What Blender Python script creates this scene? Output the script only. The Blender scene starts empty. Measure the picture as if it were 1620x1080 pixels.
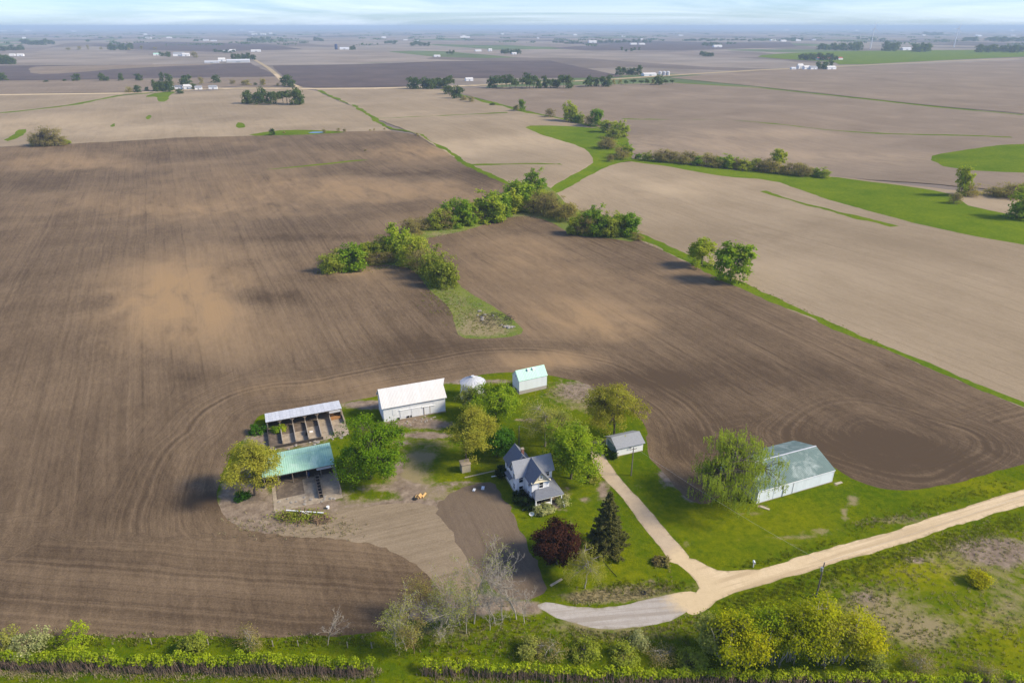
import bpy, math, random, time
import numpy as np
from mathutils import Vector
from mathutils.geometry import delaunay_2d_cdt
T0 = time.time()
SC = bpy.context.scene
COL = SC.collection
R = math.radians
# ------------------------------------------------------------------ camera, sky, sun, exposure
CAM_H = 100.0
PITCH = math.atan(498 / 1080)
cam_d = bpy.data.cameras.new('camera'); cam_d.sensor_width = 36; cam_d.lens = 24
cam_d.clip_start = 0.5; cam_d.clip_end = 200000
cam = bpy.data.objects.new('camera', cam_d); COL.objects.link(cam)
cam.location = (0, 0, CAM_H); cam.rotation_euler = (math.pi / 2 - PITCH, 0, 0)
SC.camera = cam
SUN_EL, SUN_AZ = R(37), R(-8)          # azimuth measured from +X (right of the farm) towards +Y
sd = bpy.data.lights.new('sun', 'SUN'); sd.energy = 3.6; sd.angle = R(13.0); sd.color = (1.0, 0.89, 0.70)
sun = bpy.data.objects.new('sun', sd); COL.objects.link(sun)
sv = Vector((math.cos(SUN_EL) * math.cos(SUN_AZ), math.cos(SUN_EL) * math.sin(SUN_AZ), math.sin(SUN_EL)))
sun.rotation_euler = sv.to_track_quat('Z', 'Y').to_euler(); sun.location = (200, -50, 300)
W = bpy.data.worlds.new('World'); SC.world = W; W.use_nodes = True
nt = W.node_tree; nt.nodes.clear()
wo = nt.nodes.new('ShaderNodeOutputWorld'); bg = nt.nodes.new('ShaderNodeBackground')
sky = nt.nodes.new('ShaderNodeTexSky'); sky.sky_type = 'NISHITA'; sky.sun_disc = False
sky.sun_elevation = SUN_EL; sky.sun_rotation = math.pi / 2 - SUN_AZ
sky.altitude = 300; sky.air_density = 1.0; sky.dust_density = 0.4; sky.ozone_density = 2.0
bg.inputs['Strength'].default_value = 0.14
# thin high cloud sheets, spread over the whole sky on a plane above the land
tc = nt.nodes.new('ShaderNodeTexCoord'); sep = nt.nodes.new('ShaderNodeSeparateXYZ')
mx = nt.nodes.new('ShaderNodeMath'); mx.operation = 'MAXIMUM'; mx.inputs[1].default_value = 0.0
ad = nt.nodes.new('ShaderNodeMath'); ad.operation = 'ADD'; ad.inputs[1].default_value = 0.05
dx = nt.nodes.new('ShaderNodeMath'); dx.operation = 'DIVIDE'; dy = nt.nodes.new('ShaderNodeMath'); dy.operation = 'DIVIDE'
cb = nt.nodes.new('ShaderNodeCombineXYZ'); no = nt.nodes.new('ShaderNodeTexNoise')
no.inputs['Scale'].default_value = 0.16; no.inputs['Detail'].default_value = 7; no.inputs['Roughness'].default_value = 0.62
no.inputs['Distortion'].default_value = 1.2
rp = nt.nodes.new('ShaderNodeValToRGB'); rp.color_ramp.elements[0].position = 0.40; rp.color_ramp.elements[1].position = 0.64
rp.color_ramp.elements[0].color = (0, 0, 0, 1); rp.color_ramp.elements[1].color = (0.42, 0.42, 0.42, 1)
mc = nt.nodes.new('ShaderNodeMix'); mc.data_type = 'RGBA'
mc.inputs[7].default_value = (4.9, 5.4, 6.1, 1)
L = nt.links.new
L(tc.outputs['Generated'], sep.inputs[0]); L(sep.outputs[2], mx.inputs[0]); L(mx.outputs[0], ad.inputs[0])
L(sep.outputs[0], dx.inputs[0]); L(ad.outputs[0], dx.inputs[1]); L(sep.outputs[1], dy.inputs[0]); L(ad.outputs[0], dy.inputs[1])
L(dx.outputs[0], cb.inputs[0]); L(dy.outputs[0], cb.inputs[1]); L(cb.outputs[0], no.inputs['Vector']); L(no.outputs[0], rp.inputs[0])
tn = nt.nodes.new('ShaderNodeMix'); tn.data_type = 'RGBA'; tn.blend_type = 'MULTIPLY'; tn.inputs[0].default_value = 1; tn.inputs[7].default_value = (0.38, 0.50, 0.76, 1)
L(sky.outputs[0], tn.inputs[6]); L(rp.outputs[0], mc.inputs[0]); L(tn.outputs[2], mc.inputs[6]); L(mc.outputs[2], bg.inputs['Color']); L(bg.outputs[0], wo.inputs['Surface'])
vs = SC.view_settings; vs.view_transform = 'Standard'; vs.look = 'None'; vs.gamma = 1; vs.use_curve_mapping = False
vs.exposure = 0.92
SC.cycles.use_denoising = True
SC.cycles.max_bounces = 6; SC.cycles.diffuse_bounces = 3; SC.cycles.transmission_bounces = 3; SC.cycles.transparent_max_bounces = 6
SC.cycles.volume_bounces = 1; SC.cycles.caustics_reflective = False; SC.cycles.caustics_refractive = False
HAZE_DENSITY = 1.0e-4; HAZE_COLOR = (0.47, 0.62, 0.79, 1)

# ------------------------------------------------------------------ terrain and ground survey
def sst(a, b, x):
    t = np.clip((x - a) / (b - a), 0, 1); return t * t * (3 - 2 * t)
CREEK = np.array([[-10, 205], [-38, 250], [-60, 300], [-20, 345], [10, 395], [40, 430], [75, 520], [105, 640], [90, 800]], float)
def seg_dist(px, py, poly, closed=False):
    d = np.full(px.shape, 1e18)
    n = len(poly)
    for i in range(n if closed else n - 1):
        ax, ay = poly[i]; bx, by = poly[(i + 1) % n]
        vx, vy = bx - ax, by - ay
        t = np.clip(((px - ax) * vx + (py - ay) * vy) / max(vx * vx + vy * vy, 1e-9), 0, 1)
        d = np.minimum(d, (px - ax - t * vx) ** 2 + (py - ay - t * vy) ** 2)
    return np.sqrt(d)
def hgt(x, y):
    x = np.asarray(x, float); y = np.asarray(y, float)
    m = sst(95, 300, np.hypot(x * 0.72, y - 130)) * (1 - sst(650, 1200, y)) * (1 - sst(600, 1050, np.abs(x)))
    z = 2.4 * np.sin(x / 74 + 1.3) * np.cos(y / 92 + 0.4) + 1.5 * np.sin(x / 47 - y / 66 + 2.0) + 1.4 * np.sin(y / 130 + 0.7)
    cr = np.exp(-(seg_dist(x, y, CREEK) / 34) ** 2)
    return m * (z - 2.6 * cr)
_F = np.array([0, math.cos(PITCH), -math.sin(PITCH)]); _U = np.array([0, math.sin(PITCH), math.cos(PITCH)])
def G(u, v):
    """survey point on the ground for a bearing read off the photograph"""
    d = _F + np.array([(u - 810) / 1080, 0, 0]) + _U * (-(v - 540) / 1080)
    t = CAM_H / -d[2]
    for _ in range(14):
        p = d * t
        t = 0.4 * t + 0.6 * (CAM_H - float(hgt(p[0], p[1]))) / -d[2]
    p = d * t
    return (p[0], p[1])
def G3(u, v):
    x, y = G(u, v); return (x, y, float(hgt(x, y)))

# ------------------------------------------------------------------ node helper and materials
class NB:
    def __init__(s, name):
        s.m = bpy.data.materials.new(name); s.m.use_nodes = True; s.t = s.m.node_tree; s.t.nodes.clear()
        s.out = s.t.nodes.new('ShaderNodeOutputMaterial')
    def n(s, ty, ins=None, **kw):
        nd = s.t.nodes.new('ShaderNode' + ty)
        for k, v in kw.items(): setattr(nd, k, v)
        for k, v in (ins or {}).items(): s.put(nd.inputs[k], v)
        return nd
    def put(s, sock, v):
        if isinstance(v, bpy.types.NodeSocket): s.t.links.new(v, sock)
        elif isinstance(v, (tuple, list)) and sock.type == 'RGBA' and len(v) == 3: sock.default_value = (*v, 1)
        else: sock.default_value = v
    def math(s, op, a, b=0.0, c=0.0, clamp=False):
        return s.n('Math', {0: a, 1: b, 2: c}, operation=op, use_clamp=clamp).outputs[0]
    def mix(s, f, a, b):
        nd = s.n('Mix', {0: f, 6: a, 7: b}, data_type='RGBA'); return nd.outputs[2]
    def mul(s, a, b):
        nd = s.n('Mix', {0: 1.0, 6: a, 7: b}, data_type='RGBA', blend_type='MULTIPLY'); return nd.outputs[2]
    def attr(s, name): return s.n('Attribute', attribute_name=name)
    def pos(s): return s.n('TexCoord').outputs['Object']
    def mapv(s, vec, scale=(1, 1, 1), rot=(0, 0, 0), loc=(0, 0, 0)):
        return s.n('Mapping', {'Vector': vec, 'Scale': scale, 'Rotation': rot, 'Location': loc}).outputs[0]
    def noise(s, vec, scale, detail=4, rough=0.55, dist=0.0):
        return s.n('TexNoise', {'Vector': vec, 'Scale': scale, 'Detail': detail, 'Roughness': rough, 'Distortion': dist}).outputs[0]
    def noise1(s, w, scale, detail=3, rough=0.6):
        return s.n('TexNoise', {'W': w, 'Scale': scale, 'Detail': detail, 'Roughness': rough}, noise_dimensions='1D').outputs[0]
    def ramp(s, f, stops):
        nd = s.n('ValToRGB', {0: f}); e = nd.color_ramp.elements
        while len(e) > 1: e.remove(e[0])
        e[0].position = stops[0][0]; e[0].color = (*stops[0][1], 1) if not isinstance(stops[0][1], float) else (stops[0][1],) * 3 + (1,)
        for p, c in stops[1:]:
            q = e.new(p); q.color = (*c, 1) if not isinstance(c, float) else (c, c, c, 1)
        return nd.outputs[0]
    def rng(s, v, a, b, c=0.0, d=1.0):
        return s.n('MapRange', {0: v, 1: a, 2: b, 3: c, 4: d}).outputs[0]
    def bump(s, h, strength, dist):
        return s.n('Bump', {'Height': h, 'Strength': strength, 'Distance': dist}).outputs[0]
    def fin(s, color, rough=0.85, normal=None, metallic=0.0, spec=0.25):
        b = s.n('BsdfPrincipled', {'Base Color': color, 'Roughness': rough, 'Metallic': metallic, 'Specular IOR Level': spec})
        if normal is not None: s.put(b.inputs['Normal'], normal)
        s.t.links.new(b.outputs[0], s.out.inputs['Surface']); return s.m
ROW = R(25.9)      # field rows run this far west of the camera's heading
def soil_mat(name, dark, light, hill, stripe=0.5, rowrot=ROW, headland=True, scale=1.0, far=False):
    b = NB(name); p = b.pos()
    q = b.mapv(p, rot=(0, 0, -rowrot))
    x = b.n('SeparateXYZ', {0: q}); across = x.outputs[0]
    if headland:
        at = b.attr('rowc').outputs['Fac']; hd = b.attr('head').outputs['Fac']
    wob = b.noise(p, 0.012, 2)
    ac = b.math('ADD', across, b.math('MULTIPLY', wob, 6.0))
    fine = b.noise1(ac, 0.85 * scale, 3); broad = b.math('ADD', b.math('MULTIPLY', b.noise1(ac, 0.13 * scale, 3), 0.55), b.math('MULTIPLY', b.noise1(ac, 0.045 * scale, 2), 0.6))
    st = b.math('ADD', b.math('MULTIPLY', fine, 0.5), b.math('MULTIPLY', broad, 0.6))
    if headland:
        wob2 = b.noise(p, 0.05, 2)
        at2 = b.math('ADD', at, b.math('MULTIPLY', wob2, 2.5))
        f2 = b.math('ADD', b.math('MULTIPLY', b.noise1(at2, 0.8, 3), 0.6), b.math('MULTIPLY', b.noise1(at2, 0.14, 3), 0.5))
        f2 = b.math('ADD', b.math('MULTIPLY', f2, 1.5), -0.27)
        st = b.n('Mix', {0: hd, 2: st, 3: f2}, data_type='FLOAT').outputs[0]
    # passes break up along their length
    streak = b.noise(b.mapv(q, scale=(0.35, 0.02, 0.35)), 1.0, 4, 0.6)
    st = b.math('ADD', b.math('MULTIPLY', st, 0.6), b.math('MULTIPLY', streak, 0.45))
    big = b.noise(p, 0.011, 5, 0.55, 0.4); mid = b.noise(p, 0.06, 4, 0.6); clod = b.math('ADD', b.math('MULTIPLY', b.noise(p, 2.6, 3, 0.75), 0.55), b.math('MULTIPLY', b.noise(b.mapv(q, scale=(1.0, 0.3, 1.0)), 0.9, 5, 0.8), 0.45))
    mot = b.noise(b.mapv(q, scale=(0.09, 0.03, 0.09)), 1.0, 6, 0.65, 0.8)
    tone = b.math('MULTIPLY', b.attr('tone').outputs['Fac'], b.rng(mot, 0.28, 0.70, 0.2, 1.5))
    f = b.math('ADD', b.math('MULTIPLY', b.math('SUBTRACT', st, 0.55), stripe * 3.0), 0.40)
    lw = b.math('ABSOLUTE', b.math('SUBTRACT', b.math('FRACT', b.math('DIVIDE', ac if not headland else b.n('Mix', {0: hd, 2: ac, 3: at2}, data_type='FLOAT').outputs[0], 9.1)), 0.5))
    f = b.math('SUBTRACT', f, b.math('MULTIPLY', b.rng(lw, 0.43, 0.5), b.rng(mid, 0.4, 0.7, 0.0, 0.4)))
    f = b.math('ADD', f, b.math('MULTIPLY', b.math('SUBTRACT', big, 0.5), 1.5))
    f = b.math('ADD', f, b.math('MULTIPLY', b.math('SUBTRACT', mid, 0.5), 0.5))
    f = b.math('ADD', f, b.math('MULTIPLY', b.math('SUBTRACT', clod, 0.5), 2.1))
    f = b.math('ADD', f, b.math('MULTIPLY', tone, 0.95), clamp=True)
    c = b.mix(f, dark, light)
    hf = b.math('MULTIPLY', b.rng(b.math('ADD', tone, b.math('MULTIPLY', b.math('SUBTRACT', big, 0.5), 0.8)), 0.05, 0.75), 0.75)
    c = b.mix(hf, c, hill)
    return b.fin(c, 0.95, None if far else b.bump(b.math('ADD', st, b.math('MULTIPLY', clod, 0.4)), 0.55, 0.25), spec=0.05)
def grass_mat(name, c1, c2, c3, far=False):
    b = NB(name); p = b.pos()
    n1 = b.noise(p, 0.02 if far else 0.05, 6, 0.68); n2 = b.noise(p, 0.5, 5, 0.65); n3 = b.math('ADD', b.math('MULTIPLY', b.noise(p, 3.2, 4, 0.75), 0.55), b.math('MULTIPLY', b.noise(p, 0.95, 5, 0.8), 0.45))
    dirt = b.attr('dirt').outputs['Fac']; dry = b.attr('dry').outputs['Fac']; bri = b.attr('bright').outputs['Fac']
    c = b.mix(b.rng(b.math('ADD', b.math('MULTIPLY', n1, 0.6), b.math('MULTIPLY', n2, 0.4)), 0.40, 0.60), c1, c2)
    c = b.mix(b.rng(n3, 0.43, 0.60, 0.0, 0.75), c, c3)
    c = b.mix(b.math('MULTIPLY', bri, b.rng(n2, 0.25, 0.6)), c, (0.21, 0.205, 0.004))
    nn = b.math('ADD', b.math('MULTIPLY', n2, 0.6), b.math('MULTIPLY', n3, 0.5))
    fd = b.rng(b.math('ADD', dry, b.math('MULTIPLY', b.math('SUBTRACT', nn, 0.55), 1.5)), 0.38, 0.72)
    straw = b.mix(n3, (0.17, 0.13, 0.065), (0.34, 0.27, 0.16))
    c = b.mix(b.math('MULTIPLY', fd, 0.85), c, straw)
    fs = b.rng(b.math('ADD', dirt, b.math('MULTIPLY', b.math('SUBTRACT', nn, 0.55), 1.3)), 0.40, 0.66)
    soil = b.mix(b.rng(n2, 0.3, 0.7), (0.125, 0.09, 0.065), (0.30, 0.235, 0.17))
    c = b.mix(fs, c, soil)
    return b.fin(c, 0.95, None if far else b.bump(b.math('ADD', n3, n2), 0.7, 0.25), spec=0.0)
def gravel_mat(name, c1, c2, c3, track=None):
    b = NB(name); p = b.pos()
    n1 = b.noise(p, 0.12, 5, 0.6); n2 = b.noise(p, 0.9, 5, 0.7); n3 = b.noise(p, 6.0, 3, 0.7)
    c = b.mix(b.rng(n1, 0.35, 0.65), c1, c2)
    c = b.mix(b.math('MULTIPLY', b.rng(n2, 0.45, 0.75), 0.6), c, c3)
    if track:
        s = b.noise(b.mapv(b.mapv(p, rot=(0, 0, -track)), scale=(0.03, 0.9, 1)), 1.0, 3)
        c = b.mix(b.math('MULTIPLY', b.rng(s, 0.46, 0.6), 0.85), c, c3)
    c = b.mix(b.math('MULTIPLY', b.rng(n3, 0.48, 0.68), 0.4), c, (c1[0] * .55, c1[1] * .55, c1[2] * .55))
    wm = b.attr('warm').outputs['Fac']; c = b.mix(b.rng(b.math('ADD', wm, b.math('MULTIPLY', b.math('SUBTRACT', n2, 0.5), 0.9)), 0.25, 0.85), c, b.mix(n2, (0.46, 0.35, 0.205), (0.60, 0.47, 0.29)))
    ed = b.attr('edge').outputs['Fac']
    c = b.mix(b.math('MULTIPLY', b.rng(b.math('ADD', ed, b.math('MULTIPLY', b.math('SUBTRACT', n2, 0.5), 1.2)), 0.55, 1.0), 0.5), c, (0.16, 0.13, 0.06))
    return b.fin(c, 0.95, b.bump(b.math('ADD', n3, n2), 0.5, 0.12), spec=0.05)
def ground_mat():
    b = NB('ground_fields'); p = b.pos()
    q = b.mapv(p, rot=(0, 0, -ROW), scale=(1, 1, 1))
    v = b.n('TexVoronoi', {'Vector': b.mapv(q, scale=(1 / 460, 1 / 820, 0)), 'Scale': 1.0, 'Randomness': 0.85}, distance='CHEBYCHEV')
    r = b.n('SeparateColor', {0: v.outputs['Color']})
    c = b.ramp(r.outputs[0], [(0.0, (0.30, 0.245, 0.19)), (0.3, (0.25, 0.20, 0.16)), (0.5, (0.19, 0.15, 0.12)), (0.62, (0.30, 0.25, 0.20)), (0.78, (0.12, 0.095, 0.085)), (0.9, (0.13, 0.17, 0.06)), (1.0, (0.27, 0.22, 0.18))])
    for nd in b.t.nodes:
        if nd.type == 'VALTORGB': nd.color_ramp.interpolation = 'CONSTANT'
    n = b.noise(p, 0.004, 6, 0.6)
    c = b.mul(c, b.ramp(n, [(0.3, 0.55), (0.7, 1.0)]))
    return b.fin(c, 0.95, spec=0.05)
def plain(name, col, rough=0.8, var=0.25, scale=1.5, metallic=0.0, spec=0.3, dirt=None, streak=None):
    b = NB(name); p = b.pos()
    n1 = b.noise(p, scale, 5, 0.65); n2 = b.noise(p, scale * 6, 3, 0.6)
    f = b.math('ADD', b.math('MULTIPLY', n1, 0.7), b.math('MULTIPLY', n2, 0.3))
    lo = tuple(c * (1 - var) for c in col)
    c = b.mix(b.rng(f, 0.35, 0.62), lo, col)
    if dirt:
        n3 = b.noise(b.mapv(p, scale=(1, 1, 0.35)), scale * 0.6, 5, 0.7)
        c = b.mix(b.math('MULTIPLY', b.rng(n3, 0.52, 0.72), dirt[1]), c, dirt[0])
    nor = b.bump(f, 0.3, 0.03)
    return b.fin(c, rough, nor, metallic, spec)
def sheet_mat(name, col, pitch=0.35, rough=0.5, var=0.12, dirt=None, metallic=0.0, axis=0, spec=0.35):
    """ribbed sheet: colour with weathering, ribs as fine relief along local y"""
    b = NB(name); p = b.pos(); x = b.n('SeparateXYZ', {0: p}).outputs[axis]
    w = b.math('SINE', b.math('MULTIPLY', x, 2 * math.pi / pitch))
    n1 = b.noise(p, 0.6, 6, 0.7); n2 = b.noise(b.mapv(p, scale=(3, 0.35, 0.35)), 1.0, 4, 0.6)
    c = b.mix(b.rng(b.math('ADD', b.math('MULTIPLY', n1, 0.5), b.math('MULTIPLY', n2, 0.5)), 0.38, 0.62), tuple(k * (1 - var) for k in col), col)
    sh = b.noise1(b.math('SNAP', x, 0.9), 3.1, 0)
    c = b.mul(c, b.ramp(sh, [(0.3, 0.93), (0.7, 1.0)]))
    if dirt:
        n3 = b.noise(p, 0.28, 5, 0.7, 0.5)
        c = b.mix(b.math('MULTIPLY', b.rng(n3, 0.5, 0.66), dirt[1]), c, dirt[0])
    return b.fin(c, rough, b.bump(w, 0.5, 0.03), metallic, spec)
def board_mat(name, col, pitch=0.2, axis=2, var=0.15):
    b = NB(name); p = b.pos(); x = b.n('SeparateXYZ', {0: p}).outputs[axis]
    fr = b.math('FRACT', b.math('DIVIDE', x, pitch))
    n1 = b.noise(p, 1.2, 5, 0.7); n2 = b.noise(b.mapv(p, scale=(1, 1, 0.15) if axis == 0 else (0.15, 0.15, 1)), 6, 3)
    c = b.mix(b.rng(b.math('ADD', b.math('MULTIPLY', n1, 0.5), b.math('MULTIPLY', n2, 0.5)), 0.35, 0.62), tuple(k * (1 - var) for k in col), col)
    return b.fin(c, 0.7, b.bump(fr, 0.6, 0.02), spec=0.3)
def leaf_mat(name, dark, light, tr=0.54, tint=None, hue=0.25):
    b = NB(name); rn = b.attr('rnd').outputs['Fac']; p = b.pos()
    n = b.noise(p, 0.45, 3, 0.6); oi = b.n('ObjectInfo').outputs['Random']
    f = b.math('ADD', b.math('MULTIPLY', rn, 0.55), b.math('MULTIPLY', b.rng(n, 0.3, 0.7), 0.45))
    c = b.mix(f, dark, light)
    if tint: c = b.mix(b.math('MULTIPLY', b.rng(b.math('ADD', n, b.math('MULTIPLY', oi, 0.3)), 0.5, 0.85), 0.8), c, tint)
    c = b.mul(c, b.ramp(oi, [(0.0, (1 - hue, 1 - hue * 0.8, 1 - hue)), (0.5, (1.0, 1.0, 1.0)), (1.0, (1 + hue * 0.6, 1 + hue * 0.2, 1.0))]))
    d = b.n('BsdfDiffuse', {'Color': c}); t = b.n('BsdfTranslucent', {'Color': b.mul(c, (1.0, 1.0, 0.6))})
    mxn = b.n('MixShader', {0: tr, 1: d.outputs[0], 2: t.outputs[0]})
    b.t.links.new(mxn.outputs[0], b.out.inputs['Surface']); return b.m
def glass_mat():
    b = NB('window_glass'); return b.fin((0.015, 0.02, 0.028), 0.08, spec=0.5)

M = {}
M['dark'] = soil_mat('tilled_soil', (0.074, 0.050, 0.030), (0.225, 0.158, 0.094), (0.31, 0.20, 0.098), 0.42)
M['stub'] = soil_mat('corn_stubble', (0.215, 0.162, 0.100), (0.335, 0.26, 0.168), (0.41, 0.31, 0.19), 0.36, headland=False)
M['stubgrey'] = soil_mat('grey_stubble', (0.165, 0.122, 0.082), (0.26, 0.20, 0.14), (0.34, 0.25, 0.155), 0.4, headland=False)
M['darkfar'] = soil_mat('far_tilled_soil', (0.075, 0.056, 0.05), (0.13, 0.098, 0.086), (0.18, 0.13, 0.10), 0.3, headland=False, far=True)
M['garden'] = soil_mat('garden_soil', (0.10, 0.072, 0.048), (0.185, 0.14, 0.096), (0.25, 0.19, 0.13), 0.25, rowrot=R(20), headland=False)
M['patch'] = soil_mat('straw_stubble', (0.16, 0.12, 0.075), (0.32, 0.25, 0.165), (0.40, 0.30, 0.20), 0.5, rowrot=R(-70), headland=False, scale=1.2)
M['grass'] = grass_mat('yard_grass', (0.072, 0.115, 0.002), (0.165, 0.180, 0.002), (0.034, 0.064, 0.003))
M['meadow'] = grass_mat('meadow_grass', (0.080, 0.135, 0.006), (0.165, 0.205, 0.010), (0.056, 0.098, 0.006), far=True)
M['draw'] = grass_mat('draw_grass', (0.065, 0.125, 0.006), (0.14, 0.175, 0.010), (0.20, 0.19, 0.085))
M['road'] = gravel_mat('limestone_gravel', (0.56, 0.43, 0.26), (0.62, 0.485, 0.305), (0.44, 0.33, 0.195), R(20))
M['drive'] = gravel_mat('driveway_gravel', (0.42, 0.325, 0.215), (0.48, 0.38, 0.26), (0.33, 0.26, 0.19))
M['pad'] = gravel_mat('grey_gravel', (0.375, 0.335, 0.29), (0.425, 0.385, 0.34), (0.29, 0.25, 0.205), R(6))
M['ground'] = ground_mat()
M['conc'] = plain('farm_concrete', (0.37, 0.30, 0.215), 0.9, 0.4, 0.5, dirt=((0.15, 0.11, 0.075), 0.9))
M['concwall'] = plain('old_concrete_wall', (0.38, 0.32, 0.25), 0.9, 0.3, 0.9, dirt=((0.18, 0.15, 0.11), 0.6))
M['manure'] = plain('dark_yard_dirt', (0.14, 0.105, 0.075), 0.95, 0.4, 0.7, dirt=((0.28, 0.22, 0.16), 0.7))
M['white'] = board_mat('white_siding', (0.80, 0.80, 0.80), 0.2, 2, 0.07)
M['whitev'] = board_mat('white_vertical_boards', (0.76, 0.77, 0.78), 0.3, 0, 0.14)
M['trim'] = plain('white_trim', (0.80, 0.80, 0.79), 0.6, 0.06)
M['cream'] = plain('cream_shingle', (0.62, 0.56, 0.40), 0.8, 0.25, 4)
M['shingle'] = plain('grey_shingle', (0.165, 0.175, 0.20), 0.9, 0.22, 2.2)
M['shinglelt'] = plain('light_grey_shingle', (0.27, 0.28, 0.30), 0.9, 0.18, 2.2)
M['wroof'] = sheet_mat('white_metal_roof', (0.64, 0.62, 0.59), 0.4, 0.75, 0.10, dirt=((0.56, 0.53, 0.48), 0.35), spec=0.1)
M['groof'] = sheet_mat('mint_metal_roof', (0.34, 0.56, 0.43), 0.5, 0.85, 0.16, dirt=((0.44, 0.60, 0.50), 0.6), spec=0.08)
M['croof'] = sheet_mat('pale_mint_roof', (0.42, 0.68, 0.53), 0.5, 0.6, 0.07)
M['sroof'] = sheet_mat('green_grey_metal_roof', (0.155, 0.215, 0.195), 0.45, 0.85, 0.2, dirt=((0.33, 0.38, 0.35), 0.75), spec=0.08)
M['galv'] = plain('galvanised_sheet', (0.56, 0.57, 0.585), 0.6, 0.2, 1.2, spec=0.3, dirt=((0.50, 0.47, 0.43), 0.4))
M['galvd'] = plain('dull_galvanised_sheet', (0.52, 0.53, 0.55), 0.6, 0.2, 1.2, spec=0.3, dirt=((0.40, 0.36, 0.32), 0.4))
M['ribwall'] = sheet_mat('white_ribbed_wall', (0.74, 0.79, 0.80), 0.35, 0.5, 0.05)
M['wood'] = plain('weathered_wood', (0.24, 0.19, 0.145), 0.9, 0.35, 2)
M['darkwood'] = plain('dark_old_wood', (0.06, 0.048, 0.04), 0.9, 0.35, 2)
M['tan'] = plain('tan_block', (0.42, 0.36, 0.25), 0.9, 0.2, 2)
M['block'] = plain('grey_concrete_block', (0.38, 0.34, 0.29), 0.9, 0.2, 1.5)
M['brick'] = plain('chimney_brick', (0.26, 0.12, 0.09), 0.9, 0.3, 5)
M['glass'] = glass_mat()
M['black'] = plain('black_rubber', (0.015, 0.015, 0.016), 0.7, 0.2)
M['hole'] = plain('dark_opening', (0.02, 0.018, 0.016), 0.95, 0.2)
M['teal'] = plain('green_garage_door', (0.16, 0.25, 0.24), 0.6, 0.1)
M['rust'] = plain('rusty_hay', (0.36, 0.18, 0.07), 0.95, 0.35, 2)
M['stone'] = plain('field_stone', (0.33, 0.295, 0.25), 0.9, 0.4, 2)
M['pole'] = plain('weathered_pole', (0.20, 0.17, 0.15), 0.9, 0.3, 2)
M['wire'] = plain('power_cable', (0.42, 0.42, 0.42), 0.5, 0.1)
M['steel'] = plain('grey_steel', (0.42, 0.43, 0.44), 0.45, 0.15, metallic=0.5)
M['redroof'] = plain('red_metal_roof', (0.42, 0.10, 0.08), 0.6, 0.2)
M['blue'] = plain('blue_enamel_silo', (0.03, 0.05, 0.13), 0.4, 0.2)
M['orange'] = plain('fresh_cut_wood', (0.58, 0.36, 0.14), 0.85, 0.25, 3)
M['bark'] = plain('bark', (0.115, 0.09, 0.07), 0.95, 0.4, 3)
M['barkpale'] = plain('pale_bark', (0.36, 0.31, 0.26), 0.95, 0.3, 3)
M['twig'] = plain('grey_twig', (0.40, 0.35, 0.28), 0.95, 0.3, 3)
M['twigred'] = plain('reddish_twig', (0.22, 0.145, 0.085), 0.95, 0.3, 3)
M['stem'] = plain('brown_hedge_stem', (0.24, 0.165, 0.12), 0.95, 0.35, 3)
b = NB('pond_water'); M['water'] = b.fin((0.05, 0.08, 0.09), 0.06, b.bump(b.noise(b.pos(), 0.8, 3), 0.05, 0.1), spec=0.5)
M['l_green'] = leaf_mat('fresh_green_leaf', (0.096, 0.204, 0.009), (0.323, 0.478, 0.023), tint=(0.386, 0.454, 0.029))
M['l_deep'] = leaf_mat('deep_green_leaf', (0.048, 0.153, 0.013), (0.153, 0.315, 0.024))
M['l_olive'] = leaf_mat('olive_bud_leaf', (0.236, 0.230, 0.028), (0.535, 0.482, 0.067), tint=(0.408, 0.426, 0.056), hue=0.12)
M['l_pale'] = leaf_mat('pale_green_leaf', (0.232, 0.259, 0.056), (0.482, 0.499, 0.113))
M['l_willow'] = leaf_mat('willow_leaf', (0.239, 0.313, 0.034), (0.599, 0.649, 0.095))
M['l_yellow'] = leaf_mat('yellow_green_leaf', (0.253, 0.289, 0.008), (0.616, 0.598, 0.020))
M['l_hedge'] = leaf_mat('hedge_leaf', (0.206, 0.313, 0.008), (0.617, 0.661, 0.038))
M['l_purple'] = leaf_mat('purple_leaf', (0.025, 0.011, 0.008), (0.071, 0.028, 0.016), 0.2, hue=0.05)
M['l_spruce'] = leaf_mat('spruce_needles', (0.036, 0.048, 0.012), (0.17, 0.16, 0.045), 0.2, hue=0.05)
M['l_dark'] = leaf_mat('dark_yew_leaf', (0.009, 0.023, 0.005), (0.032, 0.057, 0.010), 0.12, hue=0.05)
M['l_white'] = leaf_mat('white_blossom', (0.184, 0.230, 0.064), (0.713, 0.690, 0.338), hue=0.05)
M['l_brown'] = leaf_mat('brown_bud', (0.213, 0.162, 0.066), (0.442, 0.351, 0.150), tint=(0.327, 0.326, 0.073))
M['l_far'] = leaf_mat('far_foliage', (0.058, 0.098, 0.024), (0.140, 0.206, 0.046))
M['l_mid'] = leaf_mat('draw_foliage', (0.114, 0.234, 0.018), (0.361, 0.519, 0.038), tint=(0.387, 0.422, 0.045))
M['l_midolive'] = leaf_mat('olive_draw_foliage', (0.212, 0.239, 0.034), (0.474, 0.492, 0.076), tint=(0.350, 0.435, 0.041))
M['g_green'] = leaf_mat('tall_grass_blade', (0.12, 0.16, 0.008), (0.24, 0.27, 0.02), 0.45)
M['g_straw'] = leaf_mat('straw_blade', (0.30, 0.25, 0.13), (0.52, 0.44, 0.27), 0.35)

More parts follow.
